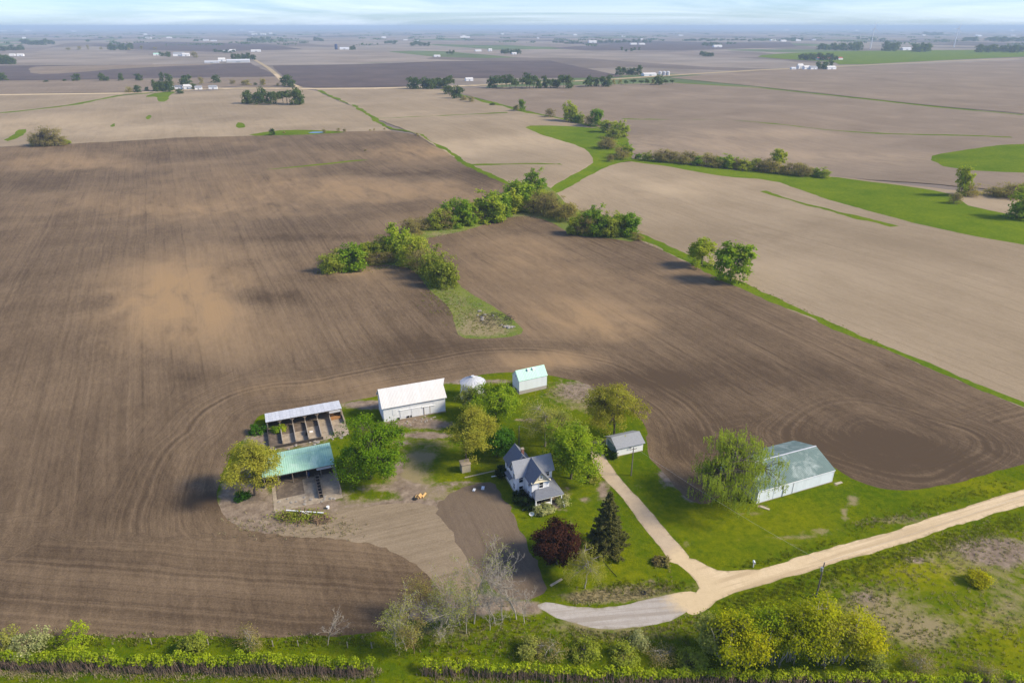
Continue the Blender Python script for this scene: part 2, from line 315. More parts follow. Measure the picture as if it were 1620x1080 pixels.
# ------------------------------------------------------------------ mesh helpers
def np_mesh(name, verts, faces, mats, fattr=None, mat_idx=None, smooth=False):
    me = bpy.data.meshes.new(name)
    verts = np.asarray(verts, np.float32); faces = np.asarray(faces, np.int32)
    k = faces.shape[1]
    me.vertices.add(len(verts)); me.vertices.foreach_set('co', verts.ravel())
    me.loops.add(faces.size); me.loops.foreach_set('vertex_index', faces.ravel())
    me.polygons.add(len(faces)); me.polygons.foreach_set('loop_start', np.arange(0, faces.size, k, dtype=np.int32))
    for m in (mats if isinstance(mats, (list, tuple)) else [mats]): me.materials.append(M[m])
    if mat_idx is not None: me.polygons.foreach_set('material_index', np.asarray(mat_idx, np.int32))
    if smooth: me.polygons.foreach_set('use_smooth', np.ones(len(faces), bool))
    me.update(calc_edges=True)
    for an, (dom, arr) in (fattr or {}).items():
        a = me.attributes.new(an, 'FLOAT', dom); a.data.foreach_set('value', np.asarray(arr, np.float32))
    return me
def link(name, data, parent=None, loc=None, rz=None, label=None, cat=None, group=None, kind=None, scale=None):
    o = bpy.data.objects.new(name, data); COL.objects.link(o)
    if parent is not None: o.parent = parent
    if loc is not None: o.location = loc
    if rz is not None: o.rotation_euler = (0, 0, rz)
    if scale is not None: o.scale = scale
    if label: o['label'] = label
    if cat: o['category'] = cat
    if group: o['group'] = group
    if kind: o['kind'] = kind
    return o
class MB:
    """collects faces of one piece"""
    def __init__(s): s.v = []; s.f = []
    def poly(s, pts):
        i = len(s.v); s.v += [tuple(p) for p in pts]; s.f.append(list(range(i, i + len(pts)))); return s
    def box(s, x0, x1, y0, y1, z0, z1):
        i = len(s.v)
        s.v += [(x, y, z) for z in (z0, z1) for (x, y) in ((x0, y0), (x1, y0), (x1, y1), (x0, y1))]
        for q in ((3, 2, 1, 0), (4, 5, 6, 7), (0, 1, 5, 4), (1, 2, 6, 5), (2, 3, 7, 6), (3, 0, 4, 7)): s.f.append([i + k for k in q])
        return s
    def slab(s, pts, t):
        """polygon (counter-clockwise from above) thickened downwards along its normal"""
        P = [Vector(p) for p in pts]; n = (P[1] - P[0]).cross(P[2] - P[0]).normalized()
        if n.z < 0: P.reverse(); n = -n
        Q = [p - n * t for p in P]; i = len(s.v); k = len(P)
        s.v += [tuple(p) for p in P] + [tuple(p) for p in Q]
        s.f.append([i + j for j in range(k)]); s.f.append([i + k + j for j in reversed(range(k))])
        for j in range(k): s.f.append([i + j, i + k + j, i + k + (j + 1) % k, i + (j + 1) % k])
        return s
    def gable(s, x0, x1, y0, y1, z0, he, hr, axis='x', ridge=None):
        """closed prism with a pointed top; ridge along axis"""
        if axis == 'x':
            r = (y0 + y1) / 2 if ridge is None else ridge
            pr = lambda x: [(x, y0, z0), (x, y1, z0), (x, y1, he), (x, r, hr), (x, y0, he)]
            A, B = pr(x0), pr(x1)
        else:
            r = (x0 + x1) / 2 if ridge is None else ridge
            pr = lambda y: [(x0, y, z0), (x1, y, z0), (x1, y, he), (r, y, hr), (x0, y, he)]
            A, B = pr(y1), pr(y0)
        i = len(s.v); s.v += A + B
        s.f.append([i + j for j in reversed(range(5))]); s.f.append([i + 5 + j for j in range(5)])
        for j in range(5): s.f.append([i + j, i + (j + 1) % 5, i + 5 + (j + 1) % 5, i + 5 + j])
        return s
    def cyl(s, p, q, r0, r1=None, n=8, cap=True):
        p = Vector(p); q = Vector(q); r1 = r0 if r1 is None else r1
        d = (q - p).normalized(); a = d.orthogonal().normalized(); c = d.cross(a); i = len(s.v)
        for base, r in ((p, r0), (q, r1)):
            for k in range(n):
                t = 2 * math.pi * k / n; s.v.append(tuple(base + (a * math.cos(t) + c * math.sin(t)) * r))
        for k in range(n): s.f.append([i + k, i + (k + 1) % n, i + n + (k + 1) % n, i + n + k])
        if cap: s.f.append([i + k for k in reversed(range(n))]); s.f.append([i + n + k for k in range(n)])
        return s
    def build(s, name, mat, parent=None, **kw):
        me = bpy.data.meshes.new(name); me.from_pydata(s.v, [], s.f); me.materials.append(M[mat]); me.update()
        return link(name, me, parent, **kw)
def thing(name, label, cat, loc, rz=0, group=None):
    return link(name, None, None, loc, rz, label, cat, group)

# ------------------------------------------------------------------ ground partition
RNG = np.random.default_rng(7)
def densify(w, rough):
    out = []; n = len(w); wa = 0.0
    for i in range(n):
        a = np.array(w[i]); c = np.array(w[(i + 1) % n]); d = np.linalg.norm(c - a)
        dist = max(60, min(np.hypot(*a), np.hypot(*c))); rs_ = rough * min(max(1.0, dist / 150), 6.0)
        st = max(1.2, dist / 110)
        k = int(min(max(1, d / st), 160))
        nrm = np.array([-(c - a)[1], (c - a)[0]]) / max(d, 1e-6)
        for j in range(k):
            p = a + (c - a) * j / k
            if rough > 0:
                wa = 0.75 * wa + RNG.normal(0, rs_ * 0.35); p = p + nrm * wa
            out.append(p)
    return np.array(out)
def smooth_poly(w, it=2):
    w = np.array(w, float)
    for _ in range(it):
        n = np.roll(w, -1, 0); w = np.stack([0.75 * w + 0.25 * n, 0.25 * w + 0.75 * n], 1).reshape(-1, 2)
    return w
def ribbon(pts_px, width, closed=False):
    w = np.array([G(*p) for p in pts_px]); lft = []; rgt = []
    wd = width if isinstance(width, (list, tuple)) else [width] * len(w)
    for i in range(len(w)):
        d = w[min(i + 1, len(w) - 1)] - w[max(i - 1, 0)]; d = d / np.linalg.norm(d); n = np.array([-d[1], d[0]])
        lft.append(w[i] + n * wd[i] / 2); rgt.append(w[i] - n * wd[i] / 2)
    return np.array(lft + rgt[::-1])
REG = []
def region(name, label, mat, px=None, world=None, sm=1, rough=0.35):
    w = np.array([G(*p) for p in px]) if world is None else np.array(world)
    if sm: w = smooth_poly(w, sm)
    REG.append(dict(name=name, label=label, mat=mat, poly=w, dense=densify(w, rough)))
S = region
S('stubble_field', 'wide pale corn stubble field sloping beyond the hedged strip', 'stub', [(870, 300), (960, 258), (1010, 254), (1300, 275), (1500, 300), (1900, 330), (2700, 420), (2700, 1000), (1620, 650), (1400, 556), (1250, 492), (1150, 447), (1010, 384), (960, 370), (900, 330)], sm=0)
S('stubble_field', 'pale stubble field between the fence strip and the creek grass', 'stub', [(500, 141), (690, 137), (720, 150), (830, 175), (950, 205), (985, 250), (935, 265), (870, 305), (800, 292), (740, 262), (690, 230), (640, 205), (600, 190), (550, 165)], sm=0)
S('stubble_field', 'tan stubble field with small green spots beyond the dark field', 'stub', [(-500, 215), (0, 178), (110, 166), (190, 152), (250, 146), (330, 144), (385, 137), (470, 139), (505, 145), (560, 170), (620, 207), (480, 212), (300, 218), (100, 229), (0, 233), (-500, 262)], sm=0)
S('stubble_field', 'greyish brown field stretching behind the shrub row', 'stubgrey', [(700, 140), (1070, 131), (1200, 138), (1620, 182), (2300, 250), (2300, 340), (1620, 305), (1300, 278), (1100, 262), (985, 240), (950, 205), (830, 175)], sm=0)
S('stubble_field', 'grey field beyond the farm road with long thin terraces', 'stubgrey', [(1060, 123), (1200, 112), (1300, 107), (1620, 95), (2400, 70), (2400, 240), (1620, 180), (1200, 137)], sm=0)
S('stubble_field', 'pale field below the far east-west road', 'stub', [(-500, 158), (0, 150), (200, 147), (190, 152), (110, 166), (0, 178), (-500, 215)], sm=0)
S('stubble_field', 'light brown field between two far roads', 'stubgrey', [(-600, 132), (0, 128), (440, 122), (470, 137), (385, 136), (200, 146), (0, 149), (-500, 157)], sm=0)
S('plowed_field', 'purplish brown far field below a farmstead', 'darkfar', [(-600, 104), (0, 104), (300, 102), (395, 100), (440, 121), (0, 127), (-600, 130)], sm=0)
S('stubble_field', 'pale curved strip inside the purplish far field', 'stubgrey', [(45, 108), (60, 105), (250, 102), (370, 101), (200, 108), (110, 116), (50, 118)])
S('plowed_field', 'dark purple plowed field crossing the middle distance', 'darkfar', [(432, 104), (560, 102), (700, 97), (870, 96), (985, 121), (960, 123), (700, 124), (650, 126), (645, 137), (500, 139), (470, 136), (440, 115)], sm=0)
S('hay_field', 'green far hay field behind a white farmstead', 'meadow', [(1180, 89), (1270, 83), (1400, 80), (1600, 79), (1660, 88), (1480, 96), (1330, 104), (1320, 98), (1260, 95)])
S('plowed_field', 'thin dark band of plowed land near the haze', 'darkfar', [(870, 76), (1000, 69), (1250, 67), (1260, 74), (1080, 80), (930, 80)], sm=0)
S('plowed_field', 'dark far band of plowed land behind a farmstead', 'darkfar', [(140, 72), (250, 66), (420, 70), (480, 78), (330, 82), (200, 78)], sm=0)
S('hay_field', 'rounded green hay field beside the grey stubble', 'meadow', [(1468, 249), (1500, 241), (1620, 226), (2200, 210), (2200, 300), (1620, 274), (1500, 268)])
S('plowed_field', 'broad dark brown tilled field wrapping round the farmstead', 'dark', [(-900, 275), (0, 232), (100, 228), (300, 217), (480, 211), (620, 207), (660, 214), (700, 236), (745, 264), (800, 291), (862, 306), (900, 335), (960, 368), (1010, 380), (1060, 402), (1150, 445), (1250, 489), (1400, 552), (1620, 645), (2200, 890), (2600, 1100), (-900, 1100)], sm=0, rough=0.5)
S('meadow', 'bright green meadow strip running below the shrub row', 'meadow', [(985, 250), (1015, 254), (1142, 268), (1217, 272), (1306, 278), (1390, 289), (1508, 306), (1517, 318), (1592, 335), (1700, 345), (1700, 405), (1620, 387), (1517, 369), (1423, 347), (1330, 321), (1273, 302), (1221, 284), (1142, 279), (1081, 268), (1000, 257)])
S('stubble_field', 'small tan field corner by the right-hand bushes', 'stub', [(1515, 313), (1640, 318), (1640, 345), (1592, 338), (1530, 325)], sm=0)
S('meadow', 'green grass waterway widening into a wedge', 'meadow', [(825, 199), (880, 199), (935, 201), (965, 207), (995, 216), (996, 240), (1004, 254), (976, 258), (912, 289), (884, 306), (858, 308), (888, 285), (936, 261), (938, 246), (920, 232), (880, 220), (850, 210)])
for px, wd, lb in [([(738, 261), (820, 259), (890, 260)], 6, 'short straight grass strip in the pale stubble'), ([(640, 207), (665, 213), (702, 235), (744, 262), (802, 290), (830, 300)], 4.5, 'green grass edge between dark soil and stubble'), ([(505, 143), (560, 168), (620, 204), (645, 208)], 6, 'thin fence-line grass between two pale fields'),
                   ([(1205, 302), (1250, 316), (1300, 329), (1360, 344), (1415, 358)], 5, 'narrow grass strip slanting across the wide stubble'), ([(1003, 370), (1040, 386), (1100, 413), (1150, 440), (1250, 485), (1400, 549), (1620, 641), (2100, 845)], [7, 6, 7, 7, 4.5, 3.6, 3.2, 3.2], 'long grass fence line bordering the dark tilled field'),
                   ([(0, 179), (110, 167), (190, 151), (240, 147)], 12, 'grassy ditch curving along the far tan field'), ([(1070, 131), (1200, 139), (1400, 160), (1620, 182)], 9, 'dark grassy terrace crossing the grey fields'), ([(700, 142), (760, 158), (830, 176), (900, 191), (950, 203)], 9, 'grass strip under the scattered creek trees'),
                   ([(585, 188), (700, 183), (800, 178)], 4, 'faint grass terrace across the pale stubble'), ([(985, 188), (1180, 192), (1300, 205), (1600, 217)], 5, 'faint grass terrace across the grey brown field'), ([(985, 252), (1060, 254), (1150, 262), (1250, 272), (1310, 278)], 9, 'weedy ground under the shrub row')]:
    S('grass_strip', lb, 'meadow', world=ribbon(px, wd), sm=0, rough=0.6)
for px, lb in [([(2, 226), (25, 206), (45, 204), (30, 218)], 'pale green spill of grass near the far bush'), ([(228, 189), (233, 182), (242, 182), (238, 189)], 'upper small green spot in the tan field'), ([(172, 201), (177, 196), (183, 195), (180, 201)], 'lower small green spot in the tan field'), ([(372, 203), (374, 193), (386, 195), (391, 202)], 'olive spot of grass in the tan field'), ([(225, 154), (250, 146), (282, 145), (270, 150), (263, 161), (252, 161), (250, 153)], 'green farm lawn patch on the far rise'), ([(380, 215), (430, 207), (480, 205), (540, 208), (548, 210), (480, 213)], 'green grass collar round the small pond'), ([(400, 270), (480, 262), (560, 254), (590, 252), (500, 262)], 'faint pale grass terrace on the dark field')]:
    S('grass_patch', lb, 'meadow', px)
S('creek_draw', 'rough green grass under the tree line in the draw', 'draw', [(510, 433), (514, 416), (560, 398), (620, 380), (680, 356), (730, 334), (800, 306), (846, 284), (880, 302), (905, 330), (960, 340), (1003, 357), (1012, 384), (960, 376), (905, 373), (890, 360), (860, 347), (830, 341), (790, 346), (740, 364), (690, 374), (668, 378), (690, 402), (720, 440), (735, 460), (790, 490), (828, 518), (822, 530), (770, 535), (728, 533), (722, 515), (715, 490), (690, 467), (665, 437), (640, 420), (600, 418), (560, 425), (520, 434)])
YARD = [(2600, 450), (2000, 622), (1620, 732), (1577, 745), (1498, 766), (1462, 774), (1420, 775), (1384, 770), (1337, 752), (1316, 735), (1240, 735), (1150, 780), (1112, 800), (1087, 788), (1061, 764), (1040, 740), (1022, 720), (1026, 695), (1014, 662), (985, 640), (950, 625), (925, 605), (880, 595), (850, 590), (815, 588), (775, 590), (735, 598), (705, 604), (650, 612), (600, 624), (560, 632), (540, 638), (480, 650), (418, 653), (400, 662), (392, 690), (368, 705), (352, 745), (342, 790), (352, 818), (380, 836), (440, 847), (520, 843), (600, 853), (650, 875), (690, 905), (697, 925), (690, 935), (655, 950), (640, 985), (610, 1003), (400, 1008), (200, 1006), (0, 1002), (-900, 990), (-900, 1600), (2900, 1600)]
S('yard_grass', 'green farmyard lawn and roadside grass with worn dirt patches', 'grass', YARD, sm=1, rough=0.5)
S('stubble_patch', 'tan straw-covered corner left unplowed beside the garden soil', 'patch', [(425, 846), (470, 832), (560, 803), (640, 793), (705, 800), (730, 850), (755, 890), (770, 935), (710, 950), (684, 916), (648, 884), (598, 860), (520, 850)], rough=0.6)
S('garden_plot', 'bare grey-brown garden soil beside the white house lawn', 'garden', [(686, 800), (720, 774), (775, 757), (793, 768), (803, 800), (820, 835), (845, 885), (866, 925), (862, 945), (830, 950), (780, 938), (737, 882), (717, 848)], rough=1.0)
S('gravel_road', 'tan limestone gravel road curving past the machine shed', 'road', [(2100, 632), (1620, 773), (1600, 780), (1490, 814), (1380, 848), (1267, 880), (1215, 898), (1158, 904), (1128, 900), (1091, 880), (1062, 885), (1085, 900), (1105, 925), (1098, 938), (1075, 945), (1085, 968), (1098, 972), (1118, 963), (1138, 945), (1197, 928), (1247, 914), (1313, 893), (1427, 858), (1620, 799), (2100, 655)], rough=0.35)
S('gravel_pad', 'pale grey gravel turnout joining the tan road', 'pad', [(843, 957), (870, 950), (905, 960), (940, 961), (985, 956), (1030, 946), (1068, 937), (1100, 934), (1106, 945), (1088, 967), (1050, 984), (1000, 993), (960, 997), (920, 991), (880, 976)], rough=0.35)
S('driveway', 'dusty farm driveway leading from road to garage', 'drive', [(928, 706), (952, 709), (967, 739), (986, 762), (1017, 793), (1048, 830), (1066, 850), (1100, 890), (1060, 893), (1051, 872), (1019, 838), (991, 799), (977, 779), (956, 760), (941, 738)], rough=0.3)
for px, wd, lb in [([(403, 95), (412, 100), (425, 108), (437, 118), (446, 127), (475, 139)], 11, 'pale gravel road running away past far farmsteads'), ([(470, 140.5), (580, 140), (700, 137.5), (800, 133), (960, 126), (1050, 120), (1200, 111), (1290, 107), (1480, 98), (1620, 92), (1900, 80)], 26, 'straight pale road crossing the middle distance'), ([(-500, 158), (0, 150), (200, 147.5), (290, 143), (340, 140), (470, 140)], 22, 'pale farm road in front of the far white barns')]:
    S('gravel_road', lb, 'road', world=ribbon(px, wd), sm=0, rough=0)
S('pond', 'small pale pond in the grass at the dark field edge', 'water', [(487, 210.5), (492, 208.6), (510, 208.2), (512, 209.6), (500, 211)])

def partition():
    pts = []; edges = []; n = 0
    for r in REG:
        d = r['dense']; k = len(d); pts.append(d); edges += [(n + i, n + (i + 1) % k) for i in range(k)]; n += k
    def grid(x0, x1, y0, y1, st, hole=None):
        gx, gy = np.meshgrid(np.arange(x0, x1, st), np.arange(y0, y1, st)); g = np.stack([gx.ravel(), gy.ravel()], 1)
        g = g + RNG.uniform(-0.3, 0.3, g.shape) * st
        if hole is not None: g = g[~((g[:, 0] > hole[0]) & (g[:, 0] < hole[1]) & (g[:, 1] > hole[2]) & (g[:, 1] < hole[3]))]
        return g
    h1 = (-95, 135, 68, 200); h2 = (-320, 320, 60, 430); h3 = (-1150, 1150, 50, 1350)
    gr = np.concatenate([grid(*h1, 1.3), grid(*h2, 5, h1), grid(*h3, 22, h2), grid(-4000, 4000, 40, 5200, 140, h3)])
    pts = np.concatenate(pts + [gr])
    res = delaunay_2d_cdt([Vector(p) for p in pts], edges, [], 0, 1e-4)
    vx = np.array([(v.x, v.y) for v in res[0]]); tri = np.array(res[2], np.int32)
    c = vx[tri].mean(1); owner = np.full(len(tri), -1)
    for i, r in enumerate(REG):
        poly = r['dense']; lo = poly.min(0); hi = poly.max(0)
        idx = np.where((c[:, 0] > lo[0]) & (c[:, 0] < hi[0]) & (c[:, 1] > lo[1]) & (c[:, 1] < hi[1]))[0]
        if len(idx) == 0: continue
        x = c[idx, 0]; y = c[idx, 1]; ins = np.zeros(len(idx), bool); k = len(poly)
        for j in range(k):
            ax, ay = poly[j]; bx, by = poly[(j + 1) % k]
            if ay == by: continue
            cond = (ay > y) != (by > y)
            if not cond.any(): continue
            ins ^= cond & (x < (bx - ax) * (y - ay) / (by - ay) + ax)
        owner[idx[ins]] = i
    return vx, tri, owner
VX, TRI, OWN = partition()
VZ = hgt(VX[:, 0], VX[:, 1])
def blob(u, v, ru, rv):
    """soft spot on the ground: centre and half axes surveyed in the photograph, kept as ground metres"""
    c = np.array(G(u, v)); a = np.array(G(u + ru, v)) - c; b_ = (np.array(G(u, v - rv)) - np.array(G(u, v + rv))) / 2
    Mx = np.stack([a, b_], 1); q = np.linalg.solve(Mx, (VX - c).T)
    return np.exp(-(q ** 2).sum(0))
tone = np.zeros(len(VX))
for u, v, ru, rv, k in [(290, 470, 110, 60, .8), (560, 300, 230, 22, .55), (650, 240, 100, 13, .5), (300, 330, 200, 18, .35), (900, 500, 110, 30, .45), (870, 570, 100, 14, .6), (1000, 440, 200, 24, .2), (830, 400, 80, 30, .35), (440, 610, 160, 18, .3), (560, 430, 40, 10, .35), (980, 520, 60, 20, .4), (100, 260, 120, 14, .35), (420, 470, 65, 13, -.75), (500, 440, 40, 8, -.5), (320, 790, 60, 16, -.6), (1450, 705, 190, 40, -.5), (640, 560, 60, 26, -.4), (710, 545, 40, 14, -.4), (1250, 590, 260, 50, -.35), (1100, 700, 60, 30, -.5), (120, 900, 400, 40, -.1), (560, 950, 200, 40, -.2), (640, 275, 140, 7, -.45), (520, 375, 150, 6, -.45), (330, 600, 90, 18, -.3), (1000, 600, 120, 12, -.35), (690, 480, 30, 30, -.25),  # soil tones; dark spot left of the shed's olive tree is its painted shadow
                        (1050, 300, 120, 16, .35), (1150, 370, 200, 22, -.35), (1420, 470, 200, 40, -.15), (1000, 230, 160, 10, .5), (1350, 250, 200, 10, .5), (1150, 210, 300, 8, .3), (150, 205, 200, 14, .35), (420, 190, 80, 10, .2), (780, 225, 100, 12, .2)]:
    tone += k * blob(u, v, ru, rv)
dirt = np.zeros(len(VX)); dry = np.zeros(len(VX)); bright = np.zeros(len(VX))
for u, v, ru, rv, k in [(700, 690, 40, 6, .5), (612, 770, 60, 10, .6), (700, 775, 40, 14, .5), (430, 835, 90, 12, .7), (560, 825, 60, 14, .7), (365, 800, 20, 40, .8), (600, 640, 60, 8, .6), (455, 690, 80, 26, .9), (385, 770, 34, 55, .7), (480, 790, 75, 26, .9), (410, 822, 60, 18, .6), (650, 667, 52, 12, 1.0), (700, 672, 26, 5, .7), (668, 688, 38, 5, .8), (640, 700, 16, 6, .7), (632, 740, 10, 26, .8), (650, 775, 14, 14, .7), (915, 618, 48, 20, .85), (960, 645, 26, 12, .5), (1058, 752, 22, 26, .8), (1098, 785, 22, 12, .9), (790, 603, 36, 5, .7), (720, 603, 40, 6, .8), (575, 640, 34, 7, .7), (836, 664, 26, 4, .9), (955, 775, 14, 22, .8), (925, 790, 13, 7, .7), (900, 772, 8, 10, .6), (1048, 890, 15, 8, .8), (1030, 918, 26, 6, .6), (1415, 822, 36, 4, .6), (1440, 816, 26, 3, .6), (1255, 862, 24, 4, .55), (1555, 868, 70, 20, .75), (1590, 880, 50, 34, .6), (1445, 885, 34, 9, .7), (1365, 945, 44, 20, .65), (975, 695, 18, 8, .7), (945, 700, 14, 8, .6), (880, 808, 26, 4, .8), (660, 800, 60, 8, .6), (740, 764, 40, 5, .6), (300, 1003, 330, 3, .5), (840, 962, 24, 12, .7), (736, 912, 14, 28, 1.2), (715, 935, 20, 16, 1.0),  (700, 960, 60, 26, .9), (770, 955, 70, 16, .8), (650, 965, 40, 16, .6), (640, 800, 90, 16, .6), (480, 845, 110, 12, .7), (1322, 765, 8, 3, .9), (1206, 800, 9, 4, .9), (300, 1060, 380, 6, .5)]:
    dirt += k * blob(u, v, ru, rv)
for u, v, ru, rv, k in [(650, 745, 55, 36, .55), (690, 700, 50, 14, .5), (600, 700, 40, 10, .4), (760, 690, 30, 20, .25), (1180, 850, 60, 16, .3), (420, 800, 90, 45, .6), (560, 805, 110, 16, .8), (690, 780, 50, 14, .7), (670, 722, 26, 8, .6), (640, 760, 30, 20, .5), (910, 620, 70, 30, .6), (960, 640, 50, 20, .5), (1000, 935, 80, 16, .75), (930, 945, 70, 10, .7), (1060, 970, 60, 14, .5), (1400, 762, 34, 10, .75), (1350, 790, 12, 12, .8), (1336, 812, 5, 16, .8), (1300, 840, 34, 5, .75), (1262, 850, 40, 4, .7), (905, 830, 5, 16, .7), (918, 850, 5, 14, .6), (1010, 770, 10, 10, .5), (1045, 800, 6, 20, .45), (1180, 812, 30, 3, .5), (1085, 860, 10, 14, .5), (1420, 822, 60, 9, .6), (1540, 880, 120, 45, .6), (1600, 960, 60, 50, .5), (1380, 950, 80, 35, .6), (1460, 1010, 60, 25, .55), (1450, 985, 120, 30, .45), (1310, 920, 20, 20, .35), (890, 780, 26, 20, .5), (930, 985, 90, 12, .6), (1000, 1005, 160, 16, .5), (700, 1000, 120, 30, .45), (620, 960, 60, 30, .6), (100, 1055, 500, 8, .6), (600, 690, 30, 6, .4), (980, 725, 20, 8, .4), (1240, 812, 60, 10, .3), (740, 500, 50, 22, .4), (1100, 925, 20, 12, .4), (770, 512, 40, 16, .6), (760, 525, 60, 8, .6), (720, 470, 30, 20, .45), (600, 410, 60, 10, .5), (700, 360, 80, 12, .4), (850, 330, 80, 12, .4), (950, 360, 60, 10, .4), (640, 430, 40, 5, .5), (560, 428, 40, 4, .6), (710, 372, 60, 4, .5), (840, 342, 60, 4, .5)]:
    dry += k * blob(u, v, ru, rv)
for u, v, ru, rv, k in [(1490, 905, 60, 24, 1.0), (1430, 900, 50, 18, .6), (1560, 985, 60, 36, .6), (1350, 905, 40, 14, .5), (1240, 835, 90, 30, .4), (1090, 815, 60, 40, .35), (1560, 770, 90, 12, .5), (980, 910, 60, 26, .35), (1620, 1030, 50, 40, .6), (700, 720, 30, 20, .2)]:
    bright += k * blob(u, v, ru, rv)
yd = next(r for r in REG if r['name'] == 'yard_grass')['poly']
rowc = seg_dist(VX[:, 0], VX[:, 1], yd, True)
head = 1 - sst(20, 34, rowc)
sw = np.array(G(1395, 690)); rs = np.hypot((VX[:, 0] - sw[0]) * 0.75, VX[:, 1] - sw[1])
rs = rs + 3.0 * np.sin(VX[:, 0] / 9.0) * np.cos(VX[:, 1] / 7.0); ms = (1 - sst(16, 34, rs)) * 0.6; rowc = np.where(rs < 26, rs, rowc); head = np.maximum(head, ms)
lw = (VX[:, 1] < 116) & (VX[:, 0] < -8); rowc = np.where(lw, VX[:, 1] + 0.10 * VX[:, 0], rowc); head = np.where(lw, 1.0, head)
warm = np.clip(1.5 * blob(1102, 938, 46, 30) + 1.2 * blob(1080, 885, 26, 22), 0, 1)
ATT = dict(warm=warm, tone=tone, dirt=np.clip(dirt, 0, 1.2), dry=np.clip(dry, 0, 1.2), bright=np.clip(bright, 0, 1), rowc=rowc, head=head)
for i, r in enumerate(REG):
    t = TRI[OWN == i]
    if len(t) == 0: print('empty region', r['label']); continue
    ids, inv = np.unique(t.ravel(), return_inverse=True)
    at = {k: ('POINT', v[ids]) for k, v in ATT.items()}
    if r['mat'] in ('road', 'pad', 'drive'):
        gset = [j for j, q in enumerate(REG) if q['mat'] in ('road', 'pad', 'drive')]; on = np.isin(ids, np.unique(TRI[~np.isin(OWN, gset)].ravel()))
        at['edge'] = ('POINT', on.astype(float))
    z = VZ[ids] + (0.0 if r['mat'] != 'water' else 0.02)
    me = np_mesh(r['name'], np.column_stack([VX[ids], z]), inv.reshape(-1, 3), r['mat'], at, smooth=True)
    link(r['name'], me, label=r['label'], kind='structure')
# the land itself: one sheet to the horizon, a little below the tilled and mown surfaces
def ground_sheet():
    ys = np.concatenate([np.arange(-400, 1500, 25), np.geomspace(1500, 76000, 60)])
    xs = np.concatenate([-np.geomspace(76000, 1200, 50), np.arange(-1180, 1181, 25), np.geomspace(1200, 76000, 50)])
    gx, gy = np.meshgrid(xs, ys); z = hgt(gx, gy) - 0.45
    v = np.column_stack([gx.ravel(), gy.ravel(), z.ravel()]); nx = len(xs); ny = len(ys)
    i = (np.arange(ny - 1)[:, None] * nx + np.arange(nx - 1)[None]).ravel()
    link('ground', np_mesh('ground', v, np.stack([i, i + 1, i + nx + 1, i + nx], 1), 'ground', smooth=True), label='flat farmland of tan and brown fields reaching the horizon', kind='structure')
ground_sheet()
print('ground', round(time.time() - T0, 1), len(VX), len(TRI))
#@@BUILD
# ------------------------------------------------------------------ building helpers
def roof_pair(x0, x1, y0, y1, he, hr, e0=0.4, e1=0.4, ov=0.4, axis='x', t=0.14, lift=0.17, end=None):
    mb = MB()
    if axis == 'x':
        m = (y0 + y1) / 2; sl = (hr - he) / (m - y0); zr = hr + lift; ze = he - sl * ov + lift
        X0, X1 = x0 - e0, x1 + e1
        mb.slab([(X0, y0 - ov, ze), (X1, y0 - ov, ze), (X1, m, zr), (X0, m, zr)], t)
        mb.slab([(X0, m, zr), (X1, m, zr), (X1, y1 + ov, ze), (X0, y1 + ov, ze)], t)
    else:
        m = (x0 + x1) / 2; sl = (hr - he) / (m - x0); zr = hr + lift; ze = he - sl * ov + lift
        Y0, Y1 = y0 - e0, y1 + e1
        mb.slab([(x0 - ov, Y0, ze), (m, Y0, zr), (m, Y1, zr), (x0 - ov, Y1, ze)], t)
        mb.slab([(m, Y0, zr), (x1 + ov, Y0, ze), (x1 + ov, Y1, ze), (m, Y1, zr)], t)
    return mb
def window(root, x, y, z, w, h, face, mat='trim', name='window'):
    """opening with a proud frame, a sill, a meeting rail and a set-back pane; face: -y, -x, +x"""
    f = MB(); g = MB(); fr = 0.11
    def bx(mb, a0, a1, d0, d1, z0, z1):
        if face == '-y': mb.box(x + a0, x + a1, y - d1, y - d0, z + z0, z + z1)
        elif face == '-x': mb.box(x - d1, x - d0, y + a0, y + a1, z + z0, z + z1)
        else: mb.box(x + d0, x + d1, y + a0, y + a1, z + z0, z + z1)
    bx(f, -w / 2 - fr, -w / 2, 0.0, 0.09, -h / 2, h / 2); bx(f, w / 2, w / 2 + fr, 0.0, 0.09, -h / 2, h / 2)
    bx(f, -w / 2 - fr, w / 2 + fr, 0.0, 0.10, h / 2, h / 2 + fr); bx(f, -w / 2, w / 2, 0.0, 0.05, -0.03, 0.04)
    o = f.build(name, mat, root)
    bx(g, -w / 2, w / 2, 0.003, 0.02, -h / 2, h / 2); g.build('pane', 'glass', o)
    s_ = MB(); bx(s_, -w / 2 - fr - 0.05, w / 2 + fr + 0.05, 0.0, 0.16, -h / 2 - 0.09, -h / 2); s_.build('sill', mat, o)
    return o
def panel(root, name, mat, face, x, y, z0, z1, a0, a1, d0, d1):
    mb = MB()
    if face == '-y': mb.box(x + a0, x + a1, y - d1, y - d0, z0, z1)
    elif face == '-x': mb.box(x - d1, x - d0, y + a0, y + a1, z0, z1)
    else: mb.box(x + d0, x + d1, y + a0, y + a1, z0, z1)
    return mb.build(name, mat, root)

